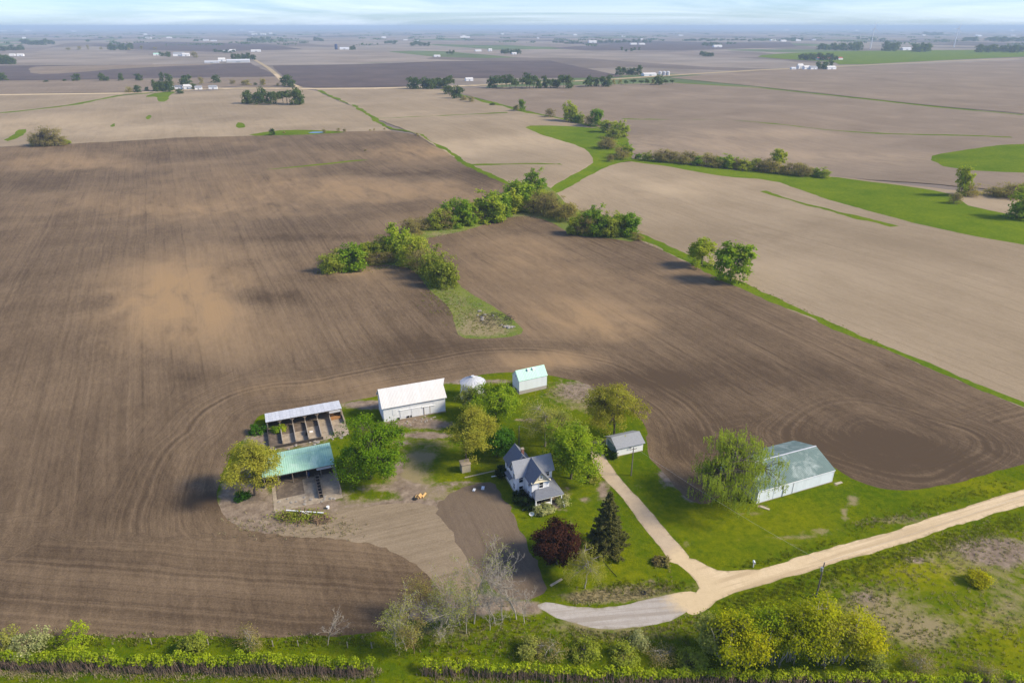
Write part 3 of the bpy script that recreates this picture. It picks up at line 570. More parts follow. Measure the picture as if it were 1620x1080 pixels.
# ------------------------------------------------------------------ farmhouse
hs = thing('farmhouse', 'white two-storey farmhouse with grey cross-gable roof and wrapped front porch', 'house', (4.54, 127.4, 0), 0.36)
w_, b0, s_, c_, e_, d_, he, hr = 4.3, 3.9, 2.2, 4.1, 2.4, 3.9, 5.7, 8.4
MB().box(-s_ - .06, w_ + e_ + .06, b0 - .06, b0 + c_ + .06, -.2, .45).box(-.06, w_ + .06, -.06, b0, -.2, .44).box(-s_ + .02, 3.1, b0 + c_, b0 + c_ + d_ + .06, -.2, .43).build('foundation', 'block', hs)
MB().gable(-s_, w_ + e_, b0, b0 + c_, .3, he, hr, 'x').build('wall', 'white', hs, label='cross wing wall')
MB().gable(0, w_, 0, b0 + c_ / 2, .31, he + .01, hr - .02, 'y').build('wall', 'white', hs)
MB().gable(-s_ + .08, 3.04, b0 + c_ - .5, b0 + c_ + d_, .32, he - .02, 8.7, 'y').build('wall', 'white', hs)
roof_pair(-s_, w_ + e_, b0, b0 + c_, he, hr, .5, .5, .45, 'x').build('roof', 'shinglelt', hs)
roof_pair(0, w_, 0, b0 + c_ / 2, he, hr, .5, 0, .45, 'y', lift=.175).build('roof', 'shingle', hs)
rf = roof_pair(-s_ + .08, 3.04, b0 + c_ / 2 + .9, b0 + c_ + d_, he, 8.75, 0, .45, .45, 'y', lift=.18).build('roof', 'shingle', hs)
ch = MB().box(.62, 1.22, b0 + c_ + .1, b0 + c_ + .7, 7.4, 9.75).build('chimney', 'brick', hs)
MB().box(.56, 1.28, b0 + c_ + .04, b0 + c_ + .76, 9.6, 9.82).build('chimney_cap', 'conc', ch)
# cream shingled gable with pent board
g_ = MB(); i0 = [(.25, -.06, 6.02), (w_ - .25, -.06, 6.02), (w_ / 2, -.06, hr - .28)]
g_.poly(i0).poly([(p[0], -.005, p[2]) for p in reversed(i0)])
for j in range(3): a, q = i0[j], i0[(j + 1) % 3]; g_.poly([a, (a[0], -.005, a[2]), (q[0], -.005, q[2]), q])
g_.build('gable_panel', 'cream', hs)
MB().slab([(-.25, -.45, 5.82), (w_ + .25, -.45, 5.82), (w_ + .25, -.005, 6.02), (-.25, -.005, 6.02)], .07).build('gable_skirt', 'cream', hs)
window(hs, w_ / 2, -.062, 6.85, .55, .6, '-y'); window(hs, w_ / 2 + .1, 0, 4.75, .95, 1.5, '-y'); window(hs, 1.4, 0, 1.95, 1.1, 1.5, '-y')
window(hs, -1.15, b0, 4.5, .95, 1.6, '-y'); window(hs, -1.15, b0, 1.8, .95, 1.7, '-y')
window(hs, 0, 1.6, 4.5, .8, 1.5, '-x'); window(hs, 0, 1.6, 1.8, .8, 1.6, '-x')
window(hs, -s_, b0 + 1.7, 4.5, .9, 1.5, '-x'); window(hs, -s_, b0 + 1.6, 1.8, .9, 1.6, '-x')
window(hs, -s_ + .08, b0 + c_ + 1.2, 1.8, .9, 1.6, '-x'); window(hs, -s_ + .08, b0 + c_ + 2.4, 4.6, .9, 1.4, '-x')
window(hs, w_ + 1.2, b0, 4.6, .9, 1.5, '-y'); window(hs, w_, 1.8, 4.6, .9, 1.5, '+x')
dr = panel(hs, 'door', 'darkwood', '-y', w_ - .75, 0, .62, 2.7, -.45, .45, .003, .06); MB().box(w_ - .45, w_ - .39, -.1, -.06, 1.55, 1.65).build('handle', 'steel', dr)
MB().slab([(-s_ - .9, b0 + 2.6, 3.0), (-s_ - .003, b0 + 2.6, 3.5), (-s_ - .003, b0 + c_ + 1.9, 3.5), (-s_ - .9, b0 + c_ + 1.9, 3.0)], .1).build('side_awning', 'shingle', hs)
# porch round the front and the right flank
pa1, pb0 = w_ + 2.3, -2.3
MB().box(.05, pa1, pb0, -.005, .35, .62).box(w_ + .005, pa1, -.004, b0 - .01, .35, .62).build('porch_floor', 'wood', hs)
pr = MB(); o_ = .35
pr.slab([(-.25, pb0 - o_, 2.95), (pa1 + o_, pb0 - o_, 2.95), (w_ + .05, -.004, 3.85), (.9, -.004, 3.85)], .12)
pr.slab([(-.25, pb0 - o_, 2.95), (.9, -.004, 3.85), (-.25, -.004, 3.05)], .12)
pr.slab([(pa1 + o_, pb0 - o_, 2.95), (pa1 + o_, b0 - .004, 2.95), (w_ + .05, b0 - .004, 3.85), (w_ + .05, -.004, 3.85)], .12)
pr.build('porch_roof', 'shingle', hs)
MB().box(-.2, pa1 + .28, pb0 - .28, pb0 - .16, 2.66, 2.86).box(pa1 + .16, pa1 + .28, pb0 - .15, b0, 2.66, 2.86).build('porch_beam', 'trim', hs)
for (a, q) in [(.14, pb0 + .12), (3.9, pb0 + .12), (pa1 - .14, pb0 + .12), (pa1 - .14, b0 - .3), (pa1 - .14, .8)]:
    MB().box(a - .13, a + .13, q - .13, q + .13, .62, 2.85).box(a - .18, a + .18, q - .18, q + .18, .621, .78).build('post', 'trim', hs)
MB().box(.28, 3.76, pb0 + .02, pb0 + .14, .66, 1.30).build('porch_rail', 'trim', hs); MB().box(pa1 - .2, pa1 - .08, .95, b0 - .45, .66, 1.3).build('porch_rail', 'trim', hs)
for k in range(4): MB().box(4.15, pa1 - .35, pb0 - .32 * (k + 1), pb0 - .32 * k - .004, -.05, .5 - .13 * k).build('step', 'wood', hs)
MB().cyl((pa1 - .12, pb0 + .05, 1.55), (pa1 - .12, pb0 - 1.5, .75), .06).cyl((pa1 - .12, pb0 - 1.5, 0), (pa1 - .12, pb0 - 1.5, .8), .07).build('handrail', 'trim', hs)

# ------------------------------------------------------------------ white barn
bn = thing('barn', 'large white barn with bright white metal roof and peaked hay hood', 'barn', (-35.45, 162.7, 0), 0.36)
BL, BW, BE, BR_ = 17.6, 7.9, 5.1, 8.6
MB().gable(0, BL, 0, BW, .25, BE, BR_).build('wall', 'whitev', bn)
MB().box(-.08, BL + .08, -.08, BW + .08, -.2, .34).build('foundation', 'conc', bn)
r_ = MB(); sl = (BR_ - BE) / (BW / 2); zr = BR_ + .15; ov = .5
for sgn in (-1, 1):
    ye = -ov if sgn < 0 else BW + ov; ze = BE - sl * ov + .15
    ym = BW / 2 + sgn * 1.5; zm = zr - sl * 1.5
    r_.slab([(-.45, ye, ze), (BL + .45, ye, ze), (BL + .30, ym, zm), (BL + 1.1, BW / 2, zr), (-.45, BW / 2, zr)], .12)
r_.build('roof', 'wroof', bn)
d1 = panel(bn, 'sliding_door', 'whitev', '-y', 6.2, 0, .85, 3.0, -1.6, 1.5, .003, .09); d2 = panel(bn, 'sliding_door', 'whitev', '-y', 9.1, 0, .45, 3.1, -1.3, 1.2, .003, .13)
d3 = panel(bn, 'door', 'whitev', '-y', 12.2, 0, .42, 2.75, -.85, .85, .003, .08)
MB().box(4.4, 10.6, -.2, -.003, 3.12, 3.24).build('door_track', 'trim', bn); MB().box(10.8, 14.6, -.2, -.003, 2.9, 3.02).build('door_track', 'trim', bn)
for a in (11.35, 13.05): MB().box(a - .07, a + .07, -.1, -.003, .42, 2.8).build('door_post', 'wood', bn)
panel(bn, 'hay_door', 'whitev', '-y', 3.1, 0, 2.1, 3.8, -.6, .6, .003, .06); panel(bn, 'hay_door', 'whitev', '-y', 14.7, 0, 3.2, 4.6, -.6, .6, .003, .06); panel(bn, 'hay_door', 'whitev', '-y', 8.6, 0, 3.4, 4.7, -1.3, 1.3, .003, .05)
for a, zz in ((4.0, .36), (6.7, .42), (7.75, .42)): panel(bn, 'low_opening', 'hole', '-y', a, 0, zz, zz + .6, -.38, .38, .003, .1 if a > 5 else .03)
panel(bn, 'end_door', 'whitev', '-x', 0, BW / 2, .4, 3.0, -1.3, 1.3, .003, .07)

# ------------------------------------------------------------------ granary with mint roof
cr = thing('granary', 'tall white granary with pale mint roof on a grey block base', 'granary', (2.15, 178.9, 0), 0.43)
CL, CW, CE, CR = 9.2, 4.7, 4.6, 6.9
MB().box(0, CL, 0, CW, -.2, 1.15).build('foundation', 'block', cr)
MB().gable(-.03, CL + .03, -.03, CW + .03, 1.15, CE, CR).build('wall', 'ribwall', cr)
rf = roof_pair(0, CL, 0, CW, CE, CR, .2, .2, .2, 'x', .1, .13).build('roof', 'croof', cr)
for a in (3.4, 5.1):
    h_ = MB().box(a, a + .7, CW / 2 - .9, CW / 2 - .25, CR - .75, CR + .12).build('roof_hatch', 'trim', rf)
panel(cr, 'end_door', 'hole', '-x', 0, CW / 2, .2, 1.1, -.5, .5, .003, .04); window(cr, -.03, CW / 2, 5.2, .6, .6, '-x')

# ------------------------------------------------------------------ grain bin
gb = thing('grain_bin', 'round galvanised grain bin with cone roof half behind trees', 'grain bin', (-11.5, 176.8, 0))
N_ = 40; v_ = []; f_ = []; zs = np.arange(0, 5.61, .14)
for i, z in enumerate(zs):
    rr = 3.55 + (.035 if i % 2 else 0)
    v_ += [(rr * math.cos(2 * math.pi * k / N_), rr * math.sin(2 * math.pi * k / N_), z) for k in range(N_)]
for i in range(len(zs) - 1):
    for k in range(N_): f_.append([i * N_ + k, i * N_ + (k + 1) % N_, (i + 1) * N_ + (k + 1) % N_, (i + 1) * N_ + k])
m_ = MB(); m_.v = v_; m_.f = f_; m_.build('wall', 'galv', gb)
for k in range(20):
    a0, a1 = 2 * math.pi * k / 20, 2 * math.pi * (k + 1) / 20
    P0 = lambda r, a, z: (r * math.cos(a), r * math.sin(a), z)
    q = MB().slab([P0(3.8, a0, 5.45), P0(3.8, a1, 5.45), P0(.5, a1, 7.15), P0(.5, a0, 7.15)], .03); q.cyl(P0(3.8, a0, 5.49), P0(.5, a0, 7.19), .035, n=4)
    q.build('roof_panel', 'galv' if k % 2 else 'galvd', gb)
MB().cyl((0, 0, 7.05), (0, 0, 7.45), .62, .5, 14).build('roof_cap', 'galv', gb)
MB().box(-3.72, -3.5, -.9, .1, .8, 2.4).build('hatch', 'galvd', gb)
lad = MB()
for sx in (-.22, .22): lad.cyl((-2.6 + sx, -2.62, .2), (-2.6 + sx, -2.62, 5.4), .03, n=5)
for k in range(17): lad.cyl((-2.82, -2.62, .4 + .3 * k), (-2.38, -2.62, .4 + .3 * k), .02, n=4)
lad.build('ladder', 'steel', gb)

# ------------------------------------------------------------------ garage
gg = thing('garage', 'small white garage with grey roof and green door at driveway end', 'garage', (26.8, 146.5, 0), 0.36)
GL, GW, GE, GR = 7.6, 5.8, 2.5, 4.0
MB().gable(0, GL, 0, GW, -.1, GE, GR).build('wall', 'white', gg); MB().box(-.07, GL + .07, -.07, GW + .07, -.2, .14).build('foundation', 'conc', gg)
roof_pair(0, GL, 0, GW, GE, GR, .4, .4, .4, 'x', .12).build('roof', 'shinglelt', gg)
for k in range(4): panel(gg, 'door_panel', 'teal', '-x', 0, GW / 2, .1 + .55 * k, .1 + .55 * k + .535, -2.2, 2.2, .003, .06)
window(gg, 3.7, 0, 1.75, .9, .55, '-y')

# ------------------------------------------------------------------ machine shed
ms_ = thing('machine_shed', 'long machine shed with green-grey metal roof beside the willow', 'shed', (56.4, 127.4, 0), 0.38)
SL, SW, SE, SR = 22.6, 13.6, 3.5, 6.0
MB().gable(0, SL, 0, SW, -.1, SE, SR).build('wall', 'ribwall', ms_); MB().box(-.06, SL + .06, -.06, SW + .06, -.2, .16).build('foundation', 'conc', ms_)
rf = roof_pair(0, SL, 0, SW, SE, SR, .12, .12, .15, 'x', .09, .12).build('roof', 'sroof', ms_)
MB().box(-.15, SL + .15, SW / 2 - .16, SW / 2 + .16, SR + .1, SR + .17).build('ridge_cap', 'galv', rf)
for a0, a1, dd in ((4.6, 7.3, .06), (7.38, 10.1, .12), (10.2, 12.9, .06)): panel(ms_, 'sliding_door', 'ribwall', '-y', 0, 0, .18, 3.2, a0, a1, .003, dd)
for a in (7.34, 10.15): MB().box(a - .09, a + .09, -.16, -.003, .1, 3.25).build('door_edge', 'steel', ms_)
MB().box(3.0, 15.5, -.2, -.003, 3.26, 3.4).build('door_track', 'trim', ms_)
MB().box(-.1, SL + .1, -.22, -.1, SE - .13, SE + .0).build('gutter', 'trim', ms_)
for a in (-.02, SL - .12): MB().box(a, a + .14, -.04, .1, .1, SE).build('corner_trim', 'trim', ms_)
for px, py, nm in ((1206, 802, 'beside the willow corner'), (1324, 765, 'at the far corner of its wall')):
    x, y = G(px, py); MB().box(-.5, 1.6, -.3, .35, -.05, .12).build('concrete_splash', 'tan', None, loc=(x, y, 0), rz=.38 if px > 1300 else -.6, label='flat tan concrete splash block by machine shed ' + nm, cat='splash block')

# ------------------------------------------------------------------ open cattle shed with pens
cs = thing('cattle_shed', 'open-front cattle shed with silver sheet roof and concrete pens', 'shed', (-66.4, 158.6, 0), 0.373)
LL, DD = 19.8, 5.2
nP = 22
for k in range(nP):
    a0 = -.25 + (LL + .5) * k / nP; a1 = -.25 + (LL + .5) * (k + 1) / nP - .015
    lf = .02 * (k % 2)
    MB().slab([(a0, -.35, 3.05 + lf), (a1, -.35, 3.05 + lf), (a1, DD + .25, 2.55 + lf), (a0, DD + .25, 2.55 + lf)], .04).build('roof_sheet', ('galv', 'galvd', 'galv')[(k * 7) % 3], cs)
MB().box(0, LL, DD - .15, DD, 0, 2.45).build('back_wall', 'wood', cs); MB().box(-.1, .06, 0, DD, 0, 2.5).build('end_wall', 'galvd', cs); MB().box(LL - .06, LL + .1, 0, DD, 0, 2.5).build('end_wall', 'wood', cs)
for k in range(7):
    a = LL * k / 6 + (-.1 if k == 6 else .1 if k == 0 else 0)
    MB().box(a - .1, a + .1, -.1, .1, 0, 2.95).build('post', 'wood', cs)
    if 0 < k < 6:
        MB().poly([(a - 1.0, -.02, 2.9), (a, -.02, 1.9), (a + 1.0, -.02, 2.9)]).poly([(a + 1.0, .02, 2.9), (a, .02, 1.9), (a - 1.0, .02, 2.9)]).build('brace', 'wood', cs)
MB().box(0, LL, -.16, -.02, 2.72, 2.98).build('front_beam', 'wood', cs)
pens = MB(); bot = -9.9
sl_ = MB().box(-.2, LL + .6, bot, DD, -.1, .05).build('yard_slab', 'conc', cs)
for k in range(1, 6):
    a = LL * k / 6; q0 = (-8.2, -9.0, -9.2, -8.6, -8.8)[k - 1]
    MB().box(a - .12, a + .12, q0, .6, .05, 1.15).build('pen_wall', 'concwall', cs)
MB().box(-.2, -.02, bot, 0, .05, 1.0).build('pen_wall', 'darkwood', cs); MB().box(LL + .1, LL + .25, -3.5, 0, .05, 1.0).build('pen_wall', 'concwall', cs)
MB().box(.1, 3.2, -8.5, 4.8, .052, .12).build('dirt_floor', 'manure', cs); MB().box(3.45, 9.75, -3.2, 4.9, .052, .14).build('dirt_floor', 'manure', cs); MB().box(10.1, 13.0, -2.0, 4.9, .052, .15).build('dirt_floor', 'manure', cs)
MB().box(16.7, 19.5, -.6, 3.8, .052, .5).build('hay_bed', 'rust', cs)
MB().box(1.0, 13.5, bot + .2, bot + .55, .05, .75).build('feed_bunk', 'darkwood', cs)
MB().box(16.5, 19.6, -.45, -.17, 2.2, 2.7).build('front_board', 'galvd', cs)
MB().box(9.3, 9.72, -6.2, -4.4, .05, 1.0).build('gate', 'hole', cs)
MB().box(10.4, 11.3, -5.1, -4.7, .05, .35).build('white_trough', 'trim', cs)

# ------------------------------------------------------------------ green roof open shed
gs = thing('open_shed', 'open-front shed with faded mint green metal roof and feed yard', 'shed', (-58.9, 133.25, 0), 0.365)
OL, OD = 16.4, 9.0
rf = MB(); rf.slab([(-.2, -.3, 3.05), (OL + .2, -.3, 3.05), (OL + .2, 5.9, 4.0), (-.2, 5.9, 4.0)], .07).slab([(-.2, 5.9, 4.0), (OL + .2, 5.9, 4.0), (OL + .2, OD + .3, 3.4), (-.2, OD + .3, 3.4)], .07)
rf = rf.build('roof', 'groof', gs); MB().box(-.2, OL + .2, 5.78, 6.02, 3.98, 4.06).build('ridge_cap', 'groof', rf)
MB().box(0, OL, OD - .12, OD, 0, 3.3).build('back_wall', 'galvd', gs)
for a in (0, OL - .12): MB().poly([(a, 0, 0), (a, OD - .13, 0), (a, OD - .13, 3.3), (a, 5.9, 3.85), (a, 0, 2.95)]).poly([(a + .1, 0, 2.95), (a + .1, 5.9, 3.85), (a + .1, OD - .13, 3.3), (a + .1, OD - .13, 0), (a + .1, 0, 0)]).build('end_wall', 'trim' if a else 'wood', gs)
for k in range(6): MB().box(OL * k / 5 - .09 + (.12 if k == 0 else -.25 if k == 5 else 0), OL * k / 5 + .09 + (.12 if k == 0 else -.25 if k == 5 else 0), -.09, .09, 0, 2.95).build('post', 'wood', gs)
MB().box(0.1, OL - .1, -.12, .0, 2.7, 2.95).build('front_beam', 'wood', gs)
MB().box(12.2, OL - .2, -.2, -.13, 2.15, 2.7).build('front_board', 'galvd', gs)
MB().box(1.5, OL + .4, -10.2, OD - .2, -.1, .05).build('yard_slab', 'conc', gs)
MB().box(2.4, 8.6, -5.5, .5, .052, .1).build('dirt_floor', 'manure', gs); MB().box(.4, OL - .3, .6, OD - .3, .052, .16).build('dirt_floor', 'manure', gs)
bk = MB().box(11.7, 12.5, -8.6, .3, .05, .35).build('feed_bunk', 'darkwood', gs)
for a in (11.6, 12.5): MB().box(a, a + .1, -8.6, .3, .05, .95).build('bunk_side', 'wood', bk)
for k in range(7): MB().box(11.65, 12.55, -8.5 + 1.3 * k, -8.4 + 1.3 * k, .96, 1.08).build('bunk_rail', 'wood', bk)
for k in range(5): MB().box(OL + .3, OL + .42, -8.8 + 2.1 * k, -8.68 + 2.1 * k, 0, 1.35).build('fence_post', 'wood', gs)
for z in (.4, .8, 1.2): MB().box(OL + .24, OL + .3, -8.8, -.1, z, z + .14).build('fence_board', 'barkpale', gs)
MB().cyl((6.2, 1.6, .1), (6.2, 1.6, .95), .45, n=12).build('barrel', 'black', gs); MB().cyl((10.2, 1.4, .1), (10.2, 1.4, 1.0), .4, n=12).build('barrel', 'blue', gs)

# ------------------------------------------------------------------ small yard things
rnd = random.Random(5)
def rock(seed, r):
    rg = np.random.default_rng(seed); m = MB()
    import bmesh
    bm = bmesh.new(); bmesh.ops.create_icosphere(bm, subdivisions=1, radius=r)
    for v in bm.verts: v.co *= float(rg.uniform(.7, 1.2)); v.co.z *= .65
    me = bpy.data.meshes.new('rock'); bm.to_mesh(me); bm.free(); return me
x, y = G(738, 747)
ph = thing('pump_house', 'small tan block pump house at the foot of the olive tree', 'hut', (x, y, 0), .36)
MB().box(-1.1, 1.1, 0, 2.0, -.1, 2.3).build('wall', 'tan', ph); MB().slab([(-1.25, -.15, 2.35), (1.25, -.15, 2.35), (1.25, 2.15, 2.5), (-1.25, 2.15, 2.5)], .1).build('roof', 'conc', ph)
panel(ph, 'door', 'wood', '-x', -1.1, 1.0, 0, 1.9, -.4, .4, .003, .05)
x, y = G(841, 819); sdh = thing('satellite_dish', 'round white satellite dish on a short post by the porch bushes', 'satellite dish', (x, y, 0))
MB().cyl((0, 0, 0), (0, 0, 1.3), .04).build('post', 'steel', sdh)
ds = MB(); rings = [(0, 0), (.25, .03), (.45, .1), (.6, .19)]
for (ra, da), (rb, db) in zip(rings[:-1], rings[1:]):
    for k in range(16):
        t0, t1 = 2 * math.pi * k / 16, 2 * math.pi * (k + 1) / 16
        ds.poly([(ra * math.cos(t0), -.1 - da, 1.4 + ra * math.sin(t0)), (rb * math.cos(t0), -.1 - db, 1.4 + rb * math.sin(t0)), (rb * math.cos(t1), -.1 - db, 1.4 + rb * math.sin(t1)), (ra * math.cos(t1), -.1 - da, 1.4 + ra * math.sin(t1))])
ds.build('dish', 'trim', sdh)
x, y = G(1191.5, 897); mbx = thing('mailbox', 'white mailbox on a post at the gravel road edge', 'mailbox', (x, y, 0))
MB().box(-.07, .07, -.07, .07, 0, 1.2).build('post', 'trim', mbx)
q = MB(); q.box(-.2, .2, -.35, .35, 1.2, 1.45); q.cyl((0, -.35, 1.45), (0, .35, 1.45), .2, n=12); q.build('box', 'trim', mbx)
x, y = G(662, 787); lg = thing('log_pile', 'little heap of orange-tan cut logs beside the dirt track', 'logs', (x, y, 0))
for k, (a, c, z) in enumerate([(0, 0, .25), (.55, .1, .25), (-.5, .15, .25), (.25, .1, .65), (1.3, .9, .25), (1.1, .4, .22)]): MB().cyl((a - .2, c - .5, z), (a + .2, c + .5, z), .27, n=9).build('log', 'orange', lg)
x, y = G(657, 789); 
def tyre(x, y, label):
    bm_ = MB(); n1, n2 = 16, 7
    for i in range(n1):
        for j in range(n2):
            a, c = 2 * math.pi * i / n1, 2 * math.pi * j / n2; rr = .42 + .16 * math.cos(c)
            bm_.v.append((rr * math.cos(a), rr * math.sin(a), .17 + .16 * math.sin(c)))
    for i in range(n1):
        for j in range(n2): bm_.f.append([i * n2 + j, ((i + 1) % n1) * n2 + j, ((i + 1) % n1) * n2 + (j + 1) % n2, i * n2 + (j + 1) % n2])
    bm_.build('tyre', 'black', None, loc=(x, y, 0), label=label, cat='tyre')
tyre(x, y, 'black tyre lying beside the little log heap'); tyre(*G(1018, 938), 'black tyre lying in dry grass near the gravel turnout')
for px, py, lb in ((750, 775, 'smaller white feed sack lying on the garden soil'), (764, 772, 'larger white feed sack lying on the garden soil')):
    x, y = G(px, py); m = MB().box(-.45, .45, -.3, .3, 0, .22).box(-.38, .38, -.23, .23, .22, .3); m.build('feed_sack', 'trim', None, loc=(x, y, 0), rz=rnd.uniform(0, 2), label=lb, cat='sack', scale=(1.2, 1.2, 1) if px > 760 else None)
x, y = G(790, 752); MB().box(-2.0, 2.0, -.15, .15, .02, .14).build('plank', 'trim', None, loc=(x, y, 0), rz=.25, label='pale plank lying behind the house shrub', cat='plank')
x, y = G(880, 921); MB().box(-1.5, 1.5, -.22, .22, .0, .16).build('plank', 'tan', None, loc=(x, y, 0), rz=.65, label='weathered tan plank lying on lawn near purple tree', cat='plank')
x, y = G(835, 805); MB().box(-1.3, 1.3, -.1, .1, .02, .14).build('plank', 'tan', None, loc=(x, y, 0), rz=.3, label='tan plank beside the dark house shrubs', cat='plank')
A_ = G(737, 755); B_ = G(790, 743); ed = thing('edging', 'low line of pale edging stones along the garden lawn', 'edging', (*A_, 0))
for k in range(16):
    t = k / 15; MB().box(-.32, .32, -.14, .14, -.05, .16).build('stone', 'tan', ed, loc=((B_[0] - A_[0]) * t, (B_[1] - A_[1]) * t, 0), rz=math.atan2(B_[1] - A_[1], B_[0] - A_[0]) + rnd.uniform(-.15, .15))
x, y = G(482, 815); pp = thing('pipe_bundle', 'two long white pipes lying across the brush pile', 'pipes', (x, y, 0))
MB().cyl((-4.2, .6, 1.0), (4.4, -.3, 1.0), .13).build('pipe', 'trim', pp); MB().cyl((-1.0, .2, 1.12), (1.6, -.8, .8), .1).build('pipe', 'trim', pp)
x, y = G(519, 804); MB().cyl((0, 0, 0), (0, 0, .6), .28, .36, 12).build('bucket', 'trim', None, loc=(x, y, 0), label='white bucket at the yard edge by the brush pile', cat='bucket')
hp = [G(948, 878), G(955, 888), G(963, 898), G(970, 906), G(976, 912)]; hm = MB()
for a, c in zip(hp[:-1], hp[1:]): hm.cyl((*a, .05), (*c, .05), .06, n=5)
hm.build('garden_hose', 'black', None, label='dark hose curving over the lawn below the spruce', cat='hose')
for k, (px, py) in enumerate([(432, 1022), (472, 1022), (550, 1024), (588, 1025), (330, 1020), (240, 1019)]):
    x, y = G(px, py); MB().box(-.06, .06, -.06, .06, -.1, 1.45).build('fence_post', 'barkpale', None, loc=(x, y, 0), label='thin pale fence post in grass behind the hedge', cat='fence post', group='fence posts behind the hedge')
# ------------------------------------------------------------------ power poles and lines
def utility_pole(px, py, h, label, trans=False, rz=.35, arm=True):
    x, y = G(px, py); p = thing('utility_pole', label, 'utility pole', (x, y, 0), rz)
    MB().cyl((0, 0, -.2), (0, 0, h), .16, .11, 9).build('pole', 'pole', p)
    if arm: MB().box(-.9, .9, -.06, .06, h - .55, h - .43).build('crossarm', 'pole', p)
    for a in ((-.8, 0, .8) if arm else (0,)): MB().cyl((a, 0, h - (.43 if a else 0)), (a, 0, h - (.43 if a else 0) + .18), .05, .03, 6).build('insulator', 'steel', p)
    if trans: MB().cyl((-.36, -.05, h - 1.9), (-.36, -.05, h - 1.0), .24, n=12).build('transformer', 'steel', p)
    return (x, y, h)
p1 = utility_pole(1291, 944, 8.6, 'wooden utility pole with transformer beside the gravel road', True, arm=False)
p2 = utility_pole(998.4, 752, 8.2, 'wooden utility pole with crossarm on the lawn by garage')
p3 = utility_pole(821, 716, 8.0, 'thin grey yard pole standing behind the farmhouse', arm=False)
def cable(a, c, sag, label, r=.013):
    m = MB(); n = 18; pts = [Vector(a).lerp(Vector(c), i / n) - Vector((0, 0, sag * 4 * (i / n) * (1 - i / n))) for i in range(n + 1)]
    for p, q in zip(pts[:-1], pts[1:]): m.cyl(p, q, r, n=4, cap=False)
    m.build('power_line', 'wire', None, label=label, cat='cable')
e1 = G(1800, 756); e0 = G(700, 1120)
utility_pole(1800, 756, 8.6, 'wooden utility pole further along the gravel road', arm=False)
cable((p1[0], p1[1], 8.7), (e1[0], e1[1], 8.7), .9, 'thin power line following the gravel road to the east')
cable((p1[0], p1[1], 8.5), (p2[0] + .7, p2[1], 7.9), .8, 'thin power line from road pole to garage pole'); cable((p2[0] - .7, p2[1], 7.9), (p3[0], p3[1], 8.1), .5, 'thin power line from garage pole to yard pole')
print('buildings', round(time.time() - T0, 1))

# ------------------------------------------------------------------ trees
def tubes(lines, sides=5):
    """lines: list of (points Nx3, radii N) -> verts, quads"""
    V = []; Fq = []; n0 = 0
    ang = 2 * np.pi * np.arange(sides) / sides; ca, sa = np.cos(ang), np.sin(ang)
    for P, rad in lines:
        P = np.asarray(P, float); n = len(P); d = np.gradient(P, axis=0); d /= np.linalg.norm(d, axis=1, keepdims=True) + 1e-9
        up = np.where(np.abs(d[:, 2:3]) > .9, np.array([[1., 0, 0]]), np.array([[0, 0, 1.]]))
        a = np.cross(d, up); a /= np.linalg.norm(a, axis=1, keepdims=True) + 1e-9; c = np.cross(d, a)
        ring = P[:, None] + (a[:, None] * ca[None, :, None] + c[:, None] * sa[None, :, None]) * np.asarray(rad)[:, None, None]
        V.append(ring.reshape(-1, 3)); i = np.arange(n - 1)[:, None] * sides + np.arange(sides)[None]; j = np.arange(n - 1)[:, None] * sides + (np.arange(sides)[None] + 1) % sides
        Fq.append(np.stack([i, j, j + sides, i + sides], -1).reshape(-1, 4) + n0); n0 += n * sides
    return np.concatenate(V), np.concatenate(Fq)
def unit(a): return a / (np.linalg.norm(a, axis=-1, keepdims=True) + 1e-9)
def leaves(C, out, size, rg, aspect=.75, flat=0.0, hang=False):
    """small leaf-spray faces at C, turned about outwards"""
    n = len(C); nr = unit(rg.normal(size=(n, 3)) * .8 + out * .9 + np.array([0, 0, flat + .5]))
    t = unit(np.cross(nr, rg.normal(size=(n, 3)))) if not hang else unit(np.array([0, 0, -1.]) + rg.normal(0, .25, (n, 3)))
    bt = unit(np.cross(nr, t)); s = size * rg.uniform(.6, 1.35, (n, 1))
    V = np.stack([C - t * s, C - bt * s * aspect + t * s * .15, C + t * s, C + bt * s * aspect + t * s * .15], 1).reshape(-1, 3)
    return V, np.arange(4 * n).reshape(-1, 4)
def curve(a, c, n, sag, rg, wob=.15):
    t = np.linspace(0, 1, n)[:, None]; p = a + (c - a) * t; L_ = np.linalg.norm(c - a)
    p = p + np.array([0, 0, 1.]) * (np.sin(t * np.pi) * sag * L_); p[1:-1] += rg.normal(0, wob * L_ / n, (n - 2, 3)); return p
